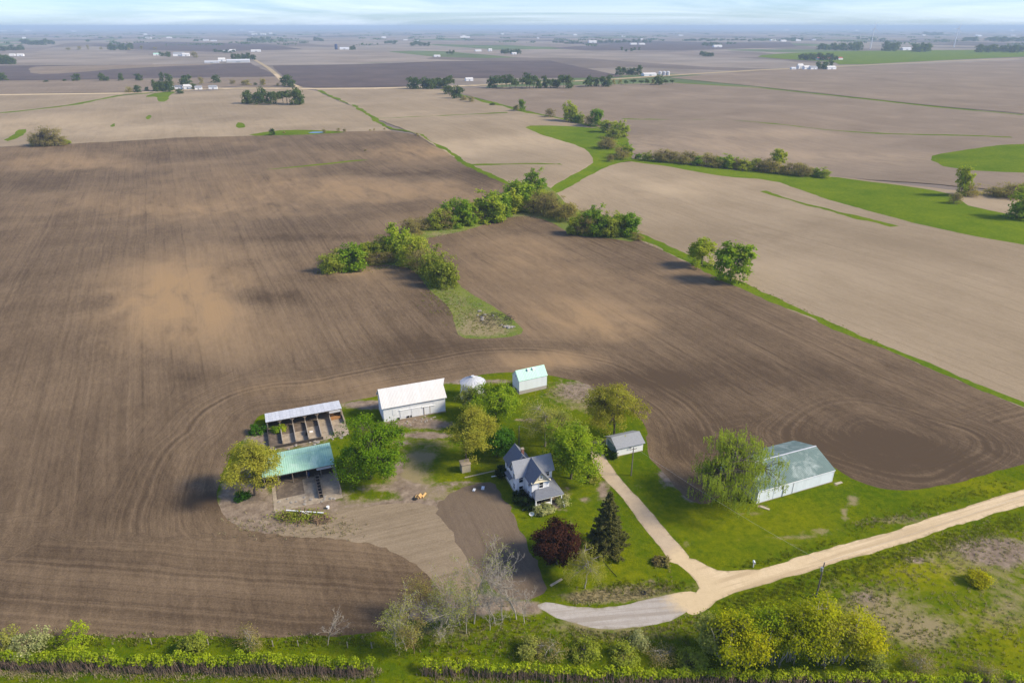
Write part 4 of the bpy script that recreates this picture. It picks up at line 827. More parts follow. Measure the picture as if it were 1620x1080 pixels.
def crown_tree(seed, h, r, base=.25, lobes=10, ncl=130, nl=55, ls=.26, sig=.55, shape=1.0, willow=0.0, top=.0, twigs=True, multi=1, trunk_r=None, fill=.62, skirt=0.0):
    rg = np.random.default_rng(seed); zc = h * (base + 1) / 2; rz = h * (1 - base) / 2
    LC = []; LR = []
    for k in range(lobes):
        d = unit(rg.normal(size=3)); f = rg.uniform(.35, .72)
        zz = d[2] * f; wid = 1 - (max(zz, 0) ** 1.5) * shape * .8 - max(-zz, 0) * .35
        LC.append([d[0] * f * r * wid, d[1] * f * r * wid, zc + zz * rz * 1.05]); LR.append(rg.uniform(.30, .48))
    LC = np.array(LC); LR = np.array(LR)
    LC = np.vstack([LC, [[0, 0, zc]]]); LR = np.append(LR, .5)
    k = rg.integers(0, len(LC), ncl); d = unit(rg.normal(size=(ncl, 3)) + np.array([0, 0, .35])); rad = LR[k] * rg.uniform(fill, 1.05, ncl)
    C = LC[k] + d * rad[:, None] * np.array([r, r, rz])
    C[:, 2] = np.maximum(C[:, 2], h * base * .7 + rg.uniform(0, .12 * h, ncl))
    ext = np.percentile(np.hypot(C[:, 0], C[:, 1]), 88); C[:, :2] *= r / max(ext, .1) * .92; rh = np.hypot(C[:, 0], C[:, 1]); C[:, :2] *= (np.minimum(rh, r * rg.uniform(.88, 1.08, ncl)) / np.maximum(rh, .01))[:, None]
    C[:, 2] = C[:, 2] - max(0, C[:, 2].max() - h * .98) * sst(zc, h, C[:, 2])
    ks = int(ncl * skirt)
    if ks:
        aa = rg.uniform(0, 6.28, ks); fr = rg.uniform(.55, .95, ks) * r; C[:ks] = np.column_stack([np.cos(aa) * fr, np.sin(aa) * fr, rg.uniform(.04, .38, ks) * h])
    # wood
    tr = trunk_r or h * .022; lines = []
    for m in range(multi):
        off = np.array([rg.normal(0, .12 * r), rg.normal(0, .12 * r), 0]) if multi > 1 else np.zeros(3)
        tp = np.array([rg.normal(0, .08 * r), rg.normal(0, .08 * r), h * (.62 if multi == 1 else rg.uniform(.5, .85))]) + (off * 3 if multi > 1 else 0)
        T_ = curve(off + np.array([0, 0, -.3]), tp, 7, 0, rg, .08); lines.append((T_, np.linspace(tr, tr * .3, 7) / (1 if multi == 1 else 1.6)))
    T_ = lines[0][0]
    for q in range(len(LC)):
        a = lines[q % len(lines)][0][rg.integers(2, 6)]; lines.append((curve(a, LC[q], 6, .08, rg), np.linspace(tr * .5, tr * .16, 6)))
    thin = []
    if twigs:
        for q in range(0, ncl): thin.append((curve(LC[k[q]], C[q], 4, .04, rg), np.array([.16, .12, .08, .04]) * tr + .008))
    WV, WF = tubes(lines, 6)
    if thin:
        v2, f2 = tubes(thin, 3); WF = np.vstack([WF, f2 + len(WV)]); WV = np.vstack([WV, v2])
    # leaves
    ci = np.repeat(np.arange(ncl), nl); n = len(ci)
    off = rg.normal(size=(n, 3)) * sig * np.array([1, 1, .75]); P = C[ci] + off
    if willow > 0:
        P = C[ci] + rg.normal(size=(n, 3)) * np.array([sig * .8, sig * .8, .2]); strand = rg.integers(0, 9, n)
        sx = np.random.default_rng(seed + 1).normal(0, sig, (ncl, 9, 2)); P[:, :2] = C[ci][:, :2] + sx[ci, strand] + rg.normal(0, .09, (n, 2))
        P[:, 2] = C[ci][:, 2] + .3 - rg.uniform(0, 1, n) * willow * rg.uniform(.5, 1.1, ncl)[ci]; P = P[P[:, 2] > .5]; n = len(P); ci = ci[:n]
    out = unit(P - np.array([0, 0, zc])); V, Fq = leaves(P, out, ls, rg, .75 if not willow else .38, .3, hang=willow > 0)
    clr = rg.uniform(0, 1, ncl)
    rn = np.clip(.6 * clr[ci] + rg.uniform(0, .4, n), 0, 1)
    return (WV, WF), (V, Fq, rn)
def bare_tree(seed, h, spread=.5, levels=4, n0=7, tr=.13):
    rg = np.random.default_rng(seed); thick = []; thin = []; tips = []
    def go(p, d, L_, r, lev):
        n = 5; pts = [p]; dd = d.copy()
        for i in range(n - 1):
            dd = unit(dd + rg.normal(0, .13, 3) + np.array([0, 0, .05])); pts.append(pts[-1] + dd * L_ / (n - 1))
        pts = np.array(pts); (thick if r > .045 else thin).append((pts, np.linspace(r, r * .45, n)))
        if lev == 0: tips.append(pts[-1]); return
        for c in range(n0 if lev == levels else rg.integers(3, 5)):
            t = rg.uniform(.3, 1) if lev < levels else rg.uniform(.28, 1); q = pts[0] + (pts[-1] - pts[0]) * t if lev == levels else pts[min(n - 1, int(t * n))]
            nd = unit(dd + spread * 1.5 * rg.normal(size=3) * np.array([1, 1, .5]) + np.array([0, 0, .25])); go(q, nd, L_ * rg.uniform(.42, .62), max(r * .42, .02), lev - 1)
    go(np.array([0, 0, -.2]), np.array([0, 0, 1.]), h * .62, tr, levels)
    V, Fq = tubes(thick or thin[:1], 5)
    if thin: v2, f2 = tubes(thin, 3); Fq = np.vstack([Fq, f2 + len(V)]); V = np.vstack([V, v2])
    return (V, Fq), np.array(tips)
def spruce(seed, h, r):
    rg = np.random.default_rng(seed); lines = [(np.array([[0, 0, -.3], [.05, 0, h * .5], [0, 0, h]]), np.array([.28, .16, .03]))]; P = []; O = []; thin = []
    z = 1.2
    while z < h - .3:
        t = (z - 1.0) / (h - 1.0); rr = r * (1 - t) ** .85 * rg.uniform(.82, 1.14) + .15; nb = int(9 - 4 * t); ph_ = rg.uniform(0, 6.28)
        for k in range(nb):
            a = ph_ + 2 * math.pi * k / nb + rg.normal(0, .2); ln = rr * rg.uniform(.7, 1.18); d = np.array([math.cos(a), math.sin(a), 0])
            s_ = np.linspace(0, 1, 6); pts = d[None] * (s_ * ln)[:, None]; pts[:, 2] = z - .30 * ln * s_ + .22 * ln * s_ ** 2.5
            thin.append((pts, np.linspace(.05, .012, 6)))
            m = int(10 + 34 * ln); ss = rg.uniform(.12, 1, m) ** .8; wd = (1 - ss) * .55 * ln * .55 + .16
            c = d[None] * (ss * ln)[:, None]; c[:, 2] = z - .30 * ln * ss + .22 * ln * ss ** 2.5
            sd_ = np.array([-d[1], d[0], 0]); c = c + sd_[None] * (rg.uniform(-1, 1, m) * wd)[:, None]; c[:, 2] -= rg.uniform(0, .32, m); P.append(c); O.append(np.repeat(d[None], m, 0))
        z += rg.uniform(.3, .48) * (1 - .3 * t)
    P = np.concatenate(P); O = np.concatenate(O); V, Fq = leaves(P, O * .3, .19, rg, .5, 1.2)
    return tubes(lines + thin, 4), (V, Fq, rg.uniform(0, 1, len(P)))
def place_tree(name, label, cat, px, py, data, leafm, woodm='bark', group=None, rz=0, z=None):
    x, y, zz = G3(px, py); t = thing(name, label, cat, (x, y, zz), rz, group); (WV, WF), lf = data
    link('trunk', np_mesh('trunk', WV, WF, woodm, smooth=True), t)
    if lf is not None: link('crown', np_mesh('crown', lf[0], lf[1], leafm, {'rnd': ('FACE', lf[2])}), t)
    return t
def bud_leaves(tips, per, sig, ls, seed):
    rg = np.random.default_rng(seed); P = np.repeat(tips, per, 0) + rg.normal(0, sig, (len(tips) * per, 3)); V, Fq = leaves(P, unit(P), ls, rg); return V, Fq, rg.uniform(0, 1, len(P))
CT = crown_tree
place_tree('oak_tree', 'olive budding tree left of the mint-roofed open shed', 'tree', 404, 783, CT(11, 13.9, 7.2, .16, 11, 150, 83, 0.176, .62, fill=.5), 'l_olive')
place_tree('maple_tree', 'full bright green tree between the sheds and the barn', 'tree', 587, 757, CT(12, 15.5, 8.2, .14, 13, 190, 99, 0.216, .72), 'l_green')
place_tree('oak_tree', 'olive-gold tree above the tan pump house', 'tree', 738, 728, CT(13, 14.4, 7.2, .2, 12, 170, 88, 0.184, .62, fill=.5), 'l_olive')
place_tree('maple_tree', 'dense deep green tree tucked behind the pump house tree', 'tree', 786, 722, CT(14, 8.8, 4.0, .12, 8, 90, 96, 0.192, .5), 'l_deep')
place_tree('maple_tree', 'bright green spreading tree in front of the grain bin', 'tree', 783, 668, CT(15, 11.8, 6.9, .12, 11, 150, 96, 0.208, .65), 'l_green')
place_tree('willow_tree', 'small grey-green tree touching the grain bin wall', 'tree', 748, 655, CT(16, 9.6, 4.6, .12, 7, 70, 80, 0.160, .5), 'l_pale')
place_tree('ash_tree', 'thin pale green tree with forked limbs on the back lawn', 'tree', 862, 706, CT(17, 13.4, 7.2, .28, 10, 150, 48, 0.152, .65, fill=.5), 'l_pale', 'barkpale')
place_tree('maple_tree', 'big mixed green tree rising behind the farmhouse porch', 'tree', 903, 757, CT(18, 15.5, 7.1, .1, 12, 185, 92, 0.200, .65), 'l_green')
place_tree('ash_tree', 'hazy pale budding tree beside the big house tree', 'tree', 893, 722, CT(19, 14.4, 5.8, .25, 9, 120, 48, 0.152, .6, fill=.5), 'l_pale')
place_tree('oak_tree', 'golden budding oak with dark trunk behind the garage', 'tree', 972, 693, CT(20, 16.0, 8.1, .22, 12, 180, 86, 0.192, .68, fill=.55), 'l_olive')
place_tree('willow_tree', 'large weeping willow leaning over the machine shed end', 'tree', 1153, 792, CT(21, 16.0, 10.5, .16, 18, 300, 152, 0.176, .75, willow=2.5, trunk_r=.5), 'l_willow')
place_tree('spruce_tree', 'tall dark spruce on the lawn beside the driveway', 'tree', 959, 868, spruce(22, 15.2, 4.5), 'l_spruce')
place_tree('purple_tree', 'round dark purple-leaved tree on the front lawn', 'tree', 882, 892, CT(123, 9.5, 4.8, .05, 20, 200, 99, 0.192, .5, shape=.6), 'l_purple')
place_tree('willow_tree', 'small pale weeping tree beside the purple tree', 'tree', 925, 930, CT(24, 9.6, 4.1, .3, 9, 95, 88, 0.120, .45, willow=1.9, trunk_r=.14), 'l_pale', 'barkpale')
# shrubs about the house
def shrub(name, label, px, py, h, r, seed, leafm, ncl=40, nl=50, ls=.17, group=None, sig=.28, woodm='bark'):
    return place_tree(name, label, 'shrub', px, py, CT(seed, h, r, .02, 7, ncl, nl, ls, sig, shape=.4, multi=3, trunk_r=.06, fill=.5, skirt=.35), leafm, woodm, group)
shrub('yew_shrub', 'dark round yew against the house stub wall', 823, 792, 2.3, 1.7, 31, 'l_dark'); shrub('yew_shrub', 'dark round yew beside the porch corner', 836, 800, 2.4, 1.8, 32, 'l_dark')
shrub('yew_shrub', 'black-green upright shrub at the back corner of the house', 795, 752, 4.0, 1.8, 33, 'l_dark', 60)
shrub('flowering_shrub', 'white blossoming shrub under the porch rail', 855, 811, 1.6, 1.5, 34, 'l_white'); shrub('flowering_shrub', 'white blossoming shrub middle of the porch front', 868, 807, 1.5, 1.4, 35, 'l_white'); shrub('flowering_shrub', 'white blossoming shrub beyond the porch steps', 890, 796, 2.1, 1.5, 36, 'l_white')
shrub('yew_shrub', 'small dark shrub at the garage door corner', 971, 724, 1.6, .7, 37, 'l_dark', 24); shrub('lilac_shrub', 'loose grey-green shrub beside the driveway top', 934, 757, 2.2, 2.2, 38, 'l_pale', 40, 30)
shrub('brush_shrub', 'low brown shrub heap beside the driveway mouth', 1047, 890, 1.0, 1.7, 39, 'l_brown', 40, 40); shrub('weed_shrub', 'green weedy shrub at the left end of the silver shed', 408, 684, 2.4, 2.4, 40, 'l_deep', 50, 40)
shrub('weed_shrub', 'dark green bush below the olive tree by the shed', 384, 789, 2.4, 1.7, 41, 'l_deep', 40, 40); shrub('weed_shrub', 'green vines climbing in the first cattle pen', 438, 683, 2.2, 1.3, 42, 'l_green', 30, 30); shrub('weed_shrub', 'grass-green growth along the second pen wall', 446, 680, 1.6, 1.2, 43, 'l_green', 24, 30)
# brush pile by the yards and the debris in the draw
def brush(name, label, px, py, rx, ry, h, seed, n=150, leafm=None, wood='twigred'):
    rg = np.random.default_rng(seed); x, y, z = G3(px, py); t = thing(name, label, 'brush pile', (x, y, z)); L_ = []
    for k in range(n):
        a = rg.uniform(0, 6.28); f = math.sqrt(rg.uniform(0, 1)); c = np.array([math.cos(a) * f * rx, math.sin(a) * f * ry, rg.uniform(.05, h) * (1 - .7 * f)]); d = unit(rg.normal(size=3) * np.array([1, 1, .35])); ln = rg.uniform(.8, 2.6)
        P = np.stack([c - d * ln / 2, c + rg.normal(0, .1, 3), c + d * ln / 2]); P[:, 2] = np.maximum(P[:, 2], .03); L_.append((P, np.array([.07, .05, .02]) * rg.uniform(.6, 1.5)))
    V, Fq = tubes(L_, 4); link('branches', np_mesh('branches', V, Fq, wood), t, kind='stuff')
    if leafm:
        P = np.column_stack([rg.normal(0, rx * .5, 1500), rg.normal(0, ry * .45, 1500), np.abs(rg.normal(0, h * .35, 1500))]); V, Fq = leaves(P, np.tile([0, 0, 1.], (1500, 1)), .2, rg); link('weeds', np_mesh('weeds', V, Fq, leafm, {'rnd': ('FACE', rg.uniform(0, 1, 1500))}), t, kind='stuff')
    return t
brush('brush_pile', 'brush pile overgrown with weeds below the feed yard', 475, 818, 5.2, 2.2, 1.5, 3, 150, 'l_midolive'); brush('brush_pile', 'heap of reddish sticks beside the weedy brush pile', 505, 822, 2.4, 1.3, 1.0, 4, 110)
brush('brush_pile', 'dark stick pile among stones in the grassy draw', 783, 506, 7.5, 6.5, 1.4, 5, 170, None, 'darkwood')
rmeshes = [rock(k, .5) for k in range(5)]
for m in rmeshes: m.materials.append(M['stone'])
for k in range(22):
    px, py = (rnd.gauss(766, 7), rnd.gauss(500, 3)) if k < 10 else (rnd.gauss(802, 5), rnd.gauss(516.5, 1.5)); x, y, z = G3(px, py); s1 = rnd.uniform(.8, 1.9)
    link('rock', rmeshes[k % 5], None, (x, y, z + .1), rnd.uniform(0, 6), 'pale grey stone in the ' + ('upper' if k < 10 else 'lower') + ' heap by the stick pile of the draw', 'rock', 'stones by the stick pile', scale=(s1, s1, s1))
for k in range(26):
    px, py = rnd.uniform(625, 690), rnd.uniform(660, 672); x, y, z = G3(px, py - (px - 650) * .16); s1 = rnd.uniform(.35, .8)
    link('rock', rmeshes[k % 5], None, (x, y, .05), rnd.uniform(0, 6), 'tan broken stone on the bare ground before the barn', 'rock', 'rubble before the barn', scale=(s1, s1, s1 * .7))
for k in range(30):
    px, py = (rnd.uniform(436, 545), rnd.gauss(712, 2)) if k < 16 else (rnd.uniform(435, 535), rnd.gauss(791, 3)); py -= (px - 436) * (.2 if k < 16 else .02); x, y, z = G3(px, py); s1 = rnd.uniform(.5, 1.2)
    link('rock', rmeshes[k % 5], None, (x, y, .1), rnd.uniform(0, 6), 'broken concrete lump along the ' + ('cattle pen front' if k < 16 else 'lower feed yard edge'), 'rock', 'broken concrete by the yards', scale=(s1, s1, s1 * .6))
# bare and budding trees by the turnout
bare_px = [(643, 1028, 10.5, 'l_pale', 'greyish many-stemmed tree at the end of the tilled strip', 1), (697, 1012, 6.5, None, 'small bare sapling behind the second hedge', 0), (728, 988, 12, 'l_pale', 'tall thin tree with first buds beside the stubble corner', 1), (750, 986, 13.5, 'l_pale', 'tallest budding tree of the thin row by the garden', 1), (795, 981, 13.5, None, 'tall bare grey tree at the garden soil corner', 0), (817, 979, 12.5, None, 'bare grey tree next to the gravel turnout tip', 0), (775, 996, 7, None, 'low bare tree under the tall bare ones', 0), (668, 985, 8.5, 'l_brown', 'brown budding young tree at the plowed edge', 1), (518, 1020, 6.0, None, 'lone pale bare sapling above the hedge end', 0), (655, 1033, 7, 'l_brown', 'brown twiggy bush leaning by the hedge gap', 1), (710, 992, 9, 'l_pale', 'slender budding tree between stubble corner and hedge', 1), (738, 1002, 8, 'l_pale', 'short budding tree in front of the tallest thin one', 1), (783, 985, 10, None, 'slim bare tree close beside the tall bare grey one', 0), (830, 985, 7, None, 'low bare sapling at the turnout tip', 0), (626, 1022, 8, 'l_pale', 'grey-green twiggy tree at the tilled corner', 1)]
for k, (px, py, h, lm, lb, bud) in enumerate(bare_px):
    wood, tips = bare_tree(60 + k, h * 1.12, .5 if h > 8 else .42, 4, 13 if h > 8 else 9, .05 + h * .007)
    place_tree('bare_tree', lb, 'tree', px, py, (wood, bud_leaves(tips, 3 if lm == 'l_pale' else 4, .3, .10, k) if bud else None), lm, 'twig' if lm != 'l_brown' else 'twigred')
# yellow-green sapling thicket
yl = [(1122, 1030, 7, 2.2, 'l_pale'), (1150, 1050, 10.5, 3.2, 'l_yellow'), (1178, 1052, 9.5, 3.0, 'l_yellow'), (1200, 1046, 11, 3.2, 'l_hedge'), (1226, 1050, 10.5, 3.2, 'l_yellow'), (1254, 1048, 12.5, 3.3, 'l_yellow'), (1276, 1038, 13.0, 3.2, 'l_yellow'), (1298, 1050, 11, 3.4, 'l_olive'), (1322, 1044, 11, 3.4, 'l_yellow'), (1345, 1042, 9, 2.8, 'l_yellow')]
ylab = ['pale small sapling at the thicket end nearest the turnout', 'yellow-green sapling clump next to the pale sapling', 'low yellow-green sapling clump second from the pale sapling', 'greener sapling clump in the yellow thicket', 'yellow-green sapling clump just past the greener one', 'tall yellow sapling clump before the utility pole', 'tallest yellow sapling clump beside the utility pole', 'golden olive sapling clump in the yellow thicket', 'broad yellow-green sapling clump past the golden one', 'short yellow-green clump ending the thicket by the field']
for k, (px, py, h, r, lm) in enumerate(yl):
    place_tree('sapling_clump', ylab[k], 'tree', px, py, CT(80 + k, h * 1.05, r * 1.3, .24, 11, 120, 40, .19, .6, shape=.5, multi=7, trunk_r=.17), lm, 'twig', 'yellow-green sapling thicket')
for k, (px, py, h, r, lm, lb, nm) in enumerate([(48, 1030, 4.6, 3.3, 'l_white', 'round whitish blossoming shrub above the hedge', 'flowering_shrub'), (6, 1030, 3.6, 3.0, 'l_pale', 'pale green shrub beside the blossoming shrub', 'shrub'), (113, 1026, 4.8, 3.4, 'l_hedge', 'rounded yellow-green shrub above the hedge', 'shrub'), (307, 1026, 4.2, 2.2, 'l_midolive', 'thin olive shrub standing alone above the hedge', 'shrub'), (394, 1027, 4.6, 2.7, 'l_brown', 'reddish brown budding shrub above the hedge', 'shrub'), (1546, 922, 2.6, 2.0, 'l_yellow', 'small yellow-green shrub in the rough meadow', 'shrub'), (1452, 1060, 4.0, 2.8, 'l_brown', 'grey-brown bush in the rough grass past the thicket', 'shrub'), (1372, 1050, 3.6, 2.6, 'l_pale', 'pale scrubby bush beside the thicket end', 'shrub'), (1555, 1075, 3.4, 2.4, 'l_brown', 'brown bush at the rough meadow corner', 'shrub'), (868, 1036, 3.2, 3.0, 'l_brown', 'brown scrub bush behind the second hedge', 'shrub'), (838, 1030, 2.8, 2.4, 'l_pale', 'pale scrub bush beside the brown scrub', 'shrub'), (925, 1036, 2.6, 2.6, 'l_midolive', 'olive scrub bush below the gravel turnout', 'shrub'), (985, 1040, 2.6, 2.8, 'l_midolive', 'broad olive scrub bush past the turnout', 'shrub'), (1045, 1044, 2.6, 2.8, 'l_brown', 'brown scrub bush before the pale sapling', 'shrub'), (1095, 1048, 2.8, 2.6, 'l_midolive', 'olive scrub bush under the pale sapling', 'shrub'), (1012, 1018, 2.0, 1.6, 'l_white', 'pale silvery bush at the ditch below the turnout', 'shrub')]):
    shrub(nm, lb, px, py, h, r, 100 + k, lm, 60, 40 if lm != 'l_brown' else 22, .15 if lm != 'l_brown' else .11, None, .36, 'twig' if lm in ('l_brown', 'l_pale') else 'stem')
# hedges
def hedge(label, pts, h, wd, leafm, seed, dens=60, stems=9, low=.72):
    rg = np.random.default_rng(seed); w = np.array([G(*p) for p in pts]); sg = np.linalg.norm(np.diff(w, axis=0), axis=1); tot = sg.sum(); cs_ = np.concatenate([[0], np.cumsum(sg)])
    def at(s): return np.column_stack([np.interp(s, cs_, w[:, 0]), np.interp(s, cs_, w[:, 1])])
    d = unit(w[-1] - w[0]); nrm = np.array([-d[1], d[0]])
    t = thing('hedge', label, 'hedge', (*w[0], 0)); o = np.array([*w[0], 0])
    nb = int(tot / .95); s = (np.arange(nb) + rg.uniform(-.3, .3, nb)) * tot / nb; bc = at(s); bh = h * rg.uniform(.6, 1.2, nb) * (1 + .12 * np.sin(s / 7.3) + .08 * np.sin(s / 2.9)); bc = bc + nrm * rg.normal(0, .25, (nb, 1))
    n = nb * dens; k = np.repeat(np.arange(nb), dens); a = unit(rg.normal(size=(n, 3))); rr = rg.uniform(.55, 1.0, n)
    P = np.column_stack([bc[k], bh[k] * .70]); P[:, :2] += (a[:, :1] * d + a[:, 1:2] * nrm) * (rr * wd * .5)[:, None]; P[:, 2] += a[:, 2] * rr * bh[k] * .30
    V, Fq = leaves(P - o, a, .19, rg); rn = np.clip(rg.uniform(0, 1, nb)[k] * .6 + rg.uniform(0, .4, n), 0, 1)
    link('foliage', np_mesh('foliage', V, Fq, leafm, {'rnd': ('FACE', rn)}), t, kind='stuff')
    ns = nb * stems; k = np.repeat(np.arange(nb), stems); b0_ = np.column_stack([bc[k], np.zeros(ns)]); b0_[:, :2] += rg.normal(0, wd * .22, (ns, 2)) - nrm * wd * .42; tp = b0_ + np.column_stack([rg.normal(0, .3, (ns, 2)), bh[k] * rg.uniform(.55, .95, ns)])
    V, Fq = tubes([(np.stack([a1, (a1 + a2) / 2 + rg.normal(0, .1, 3), a2]) - o, np.array([.05, .04, .02])) for a1, a2 in zip(b0_, tp)], 3)
    link('stems', np_mesh('stems', V, Fq, 'stem'), t, kind='stuff')
hedge('long clipped hedge with yellow-green top and brown stems beside tilled soil', [(-90, 1050), (200, 1052), (400, 1055), (592, 1058)], 2.9, 2.1, 'l_hedge', 1, 150, 20)
hedge('second lower green hedge running on below the thicket and turnout', [(672, 1060), (900, 1068), (1200, 1076), (1700, 1084)], 2.2, 1.9, 'l_hedge', 2, 80, 16)
# tall grass and straw along ditches
def tufts(name, label, polys, n, hh, mat, seed):
    rg = np.random.default_rng(seed); C = []
    for (u0, v0, u1, v1, k, sp) in polys:
        a = np.array(G(u0, v0)); c = np.array(G(u1, v1)); t = rg.uniform(0, 1, k); p = a + (c - a) * t[:, None]; p = p + rg.normal(0, sp, (k, 2)); C.append(p)
    C = np.concatenate(C); bad = np.zeros(len(C), bool)
    for g in REG:
        if g['mat'] not in ('road', 'pad', 'drive', 'dark') or np.hypot(*g['poly'].mean(0)) > 500: continue
        q = g['poly']; ins = np.zeros(len(C), bool)
        if g['mat'] == 'dark': continue
        for j in range(len(q)):
            (ax, ay), (bx, by) = q[j], q[(j + 1) % len(q)]
            if ay != by: ins ^= ((ay > C[:, 1]) != (by > C[:, 1])) & (C[:, 0] < (bx - ax) * (C[:, 1] - ay) / (by - ay) + ax)
        bad |= ins | (seg_dist(C[:, 0], C[:, 1], q, True) < .45)
    C = C[~bad & (rg.uniform(0, 1, len(C)) < .6)]; m = 7; P = np.repeat(C, m, 0) + rg.normal(0, .16, (len(C) * m, 2)); k = len(P); hgtv = hh * rg.uniform(.5, 1.3, k)
    a = rg.uniform(0, 6.28, k); wd = .05 + .03 * rg.uniform(0, 1, k); dxy = np.column_stack([np.cos(a), np.sin(a)])
    z0 = hgt(P[:, 0], P[:, 1]); b1 = np.column_stack([P - dxy * wd[:, None], z0 - .02]); b2 = np.column_stack([P + dxy * wd[:, None], z0 - .02]); tp = np.column_stack([P + rg.normal(0, .22, (k, 2)) * hh, z0 + hgtv])
    V = np.stack([b1, b2, tp], 1).reshape(-1, 3); link(name, np_mesh(name, V, np.arange(3 * k).reshape(-1, 3), mat, {'rnd': ('FACE', rg.uniform(0, 1, k))}), label=label, kind='stuff')
tufts('tall_grass', 'tall green grass along the road ditches and hedge', [(1150, 960, 1620, 822, 2200, 1.5), (1130, 912, 1330, 858, 300, .8), (1340, 838, 1600, 765, 500, 1.2), (620, 1020, 1100, 1010, 1300, 2.2), (0, 1014, 600, 1016, 900, .8), (1100, 1000, 1400, 930, 700, 3), (1380, 985, 1620, 1040, 350, 4), (950, 930, 1090, 925, 300, 1.0), (500, 432, 650, 420, 150, 1.5), (690, 460, 770, 530, 700, 4), (1010, 378, 1400, 550, 300, 1.0), (0, 1075, 1600, 1090, 900, 1.5)], 0, .45, 'g_green', 1)
tufts('dry_grass', 'bleached dry grass tufts in ditches and rough ground', [(1340, 960, 1480, 880, 350, 3), (1480, 880, 1620, 860, 700, 4), (1540, 960, 1620, 1000, 300, 4), (900, 950, 1060, 930, 700, 1.3), (900, 1005, 1120, 985, 600, 1.8), (640, 1000, 860, 1010, 500, 3), (510, 434, 640, 420, 240, 1.2), (668, 378, 740, 364, 160, 1.0), (800, 343, 860, 346, 120, 1.0), (700, 460, 790, 525, 600, 4), (860, 612, 960, 640, 350, 3), (1350, 830, 1470, 815, 160, .8), (1400, 1010, 1520, 1040, 400, 4), (360, 830, 560, 835, 350, 2.0), (0, 1006, 600, 1008, 300, .6), (0, 1064, 600, 1066, 1500, .7), (680, 1076, 1600, 1086, 900, .8)], 0, .42, 'g_straw', 2)
print('near trees', round(time.time() - T0, 1))

# ------------------------------------------------------------------ trees of the draw and the middle distance
def join_tree(nm, data, leafm, woodm='bark'):
    (WV, WF), (LV, LF, rn) = data; V = np.vstack([WV, LV]); Fq = np.vstack([WF, LF + len(WV)])
    return np_mesh(nm, V, Fq, [woodm, leafm], {'rnd': ('FACE', np.concatenate([np.zeros(len(WF)), rn]))}, np.concatenate([np.zeros(len(WF)), np.ones(len(LF))]))
MIDV = {}
for k in range(4): MIDV['g', k] = (CT(200 + k, 10, 4.2, .06, 10, 90, 38, .34, .55, multi=2, skirt=.35), 'l_mid')
for k in range(4): MIDV['o', k] = (CT(210 + k, 10, 4.6, .05, 10, 90, 34, .30, .6, shape=.5, multi=3, skirt=.35), 'l_midolive')
for k in range(4): MIDV['b', k] = (CT(220 + k, 10, 5.0, .03, 10, 90, 26, .24, .65, shape=.3, multi=4, skirt=.35), 'l_brown')
for k in range(3): MIDV['t', k] = (CT(230 + k, 10, 3.9, .12, 9, 90, 38, .30, .5, multi=1, skirt=.12), 'l_mid')
MIDM = {}
for key, (d, lm) in MIDV.items(): MIDM[key] = (np_mesh('trunk', *d[0], 'bark', smooth=True), np_mesh('crown', d[1][0], d[1][1], lm, {'rnd': ('FACE', d[1][2])}))
FARM = {}
for k in range(4): FARM['g', k] = join_tree('tree', CT(240 + k, 10, 4.2, .06, 7, 46, 16, .6, .75, twigs=False, skirt=.3), 'l_far')
for k in range(3): FARM['b', k] = join_tree('tree', CT(250 + k, 10, 5, .05, 7, 46, 12, .5, .8, twigs=False, skirt=.3), 'l_brown')
for k in range(3): FARM['t', k] = join_tree('tree', CT(260 + k, 10, 3.4, .3, 7, 40, 16, .5, .6, twigs=False), 'l_far')
R10 = {'g': 4.2, 'o': 4.6, 'b': 5.0, 't': 3.9}; cnt = [0]
def mid_tree(px, py, hpx, rpx, kind, label, group, cat='tree', name=None):
    x, y, z = G3(px, py); sl = math.sqrt(x * x + y * y + CAM_H ** 2); m = sl / 1080; r = rpx * m * 1.18; ca = math.hypot(x, y) / sl; sa = CAM_H / sl
    h = max((hpx * m * 1.08 - r * .55 * sa) / ca, r * .95); k = cnt[0]; cnt[0] += 1
    nv = 3 if kind == 't' else 4; a, c = MIDM[kind, k % nv]; rr = R10[kind]
    t = thing(name or ('shrub' if kind == 'b' else 'tree'), label, cat, (x, y, z), (k * 2.4) % 6.28, group); t.scale = (r / rr, r / rr, h / 10)
    link('trunk', a, t); link('crown', c, t); return t
LB = {'g': 'leafy green tree', 'o': 'olive budding tree', 'b': 'brown twiggy shrub', 't': 'single-trunked green tree'}
ORD = ['first', 'second', 'third', 'fourth', 'fifth', 'sixth', 'seventh', 'eighth', 'ninth', 'tenth', 'eleventh', 'twelfth', 'thirteenth', 'fourteenth', 'fifteenth', 'sixteenth', 'seventeenth', 'eighteenth', 'nineteenth', 'twentieth']
ORD += ['twenty-' + q for q in ORD[:9]] + ['thirtieth'] + ['thirty-' + q for q in ORD[:9]]
crop = lambda ox, oy, s: (lambda x, y: (ox + x / s, oy + y / s))
c7 = crop(480, 240, 2.893)
low = [(135, 548, 95, 46, 'o'), (220, 535, 118, 56, 'g'), (300, 490, 70, 40, 'o'), (362, 482, 92, 45, 'o'), (425, 480, 150, 50, 'g'), (490, 450, 75, 60, 'o'), (500, 520, 140, 58, 'o'), (545, 545, 120, 52, 'b'), (600, 575, 140, 55, 'o'), (645, 612, 140, 58, 'o'), (330, 510, 40, 42, 'b'), (395, 500, 40, 40, 'b')]
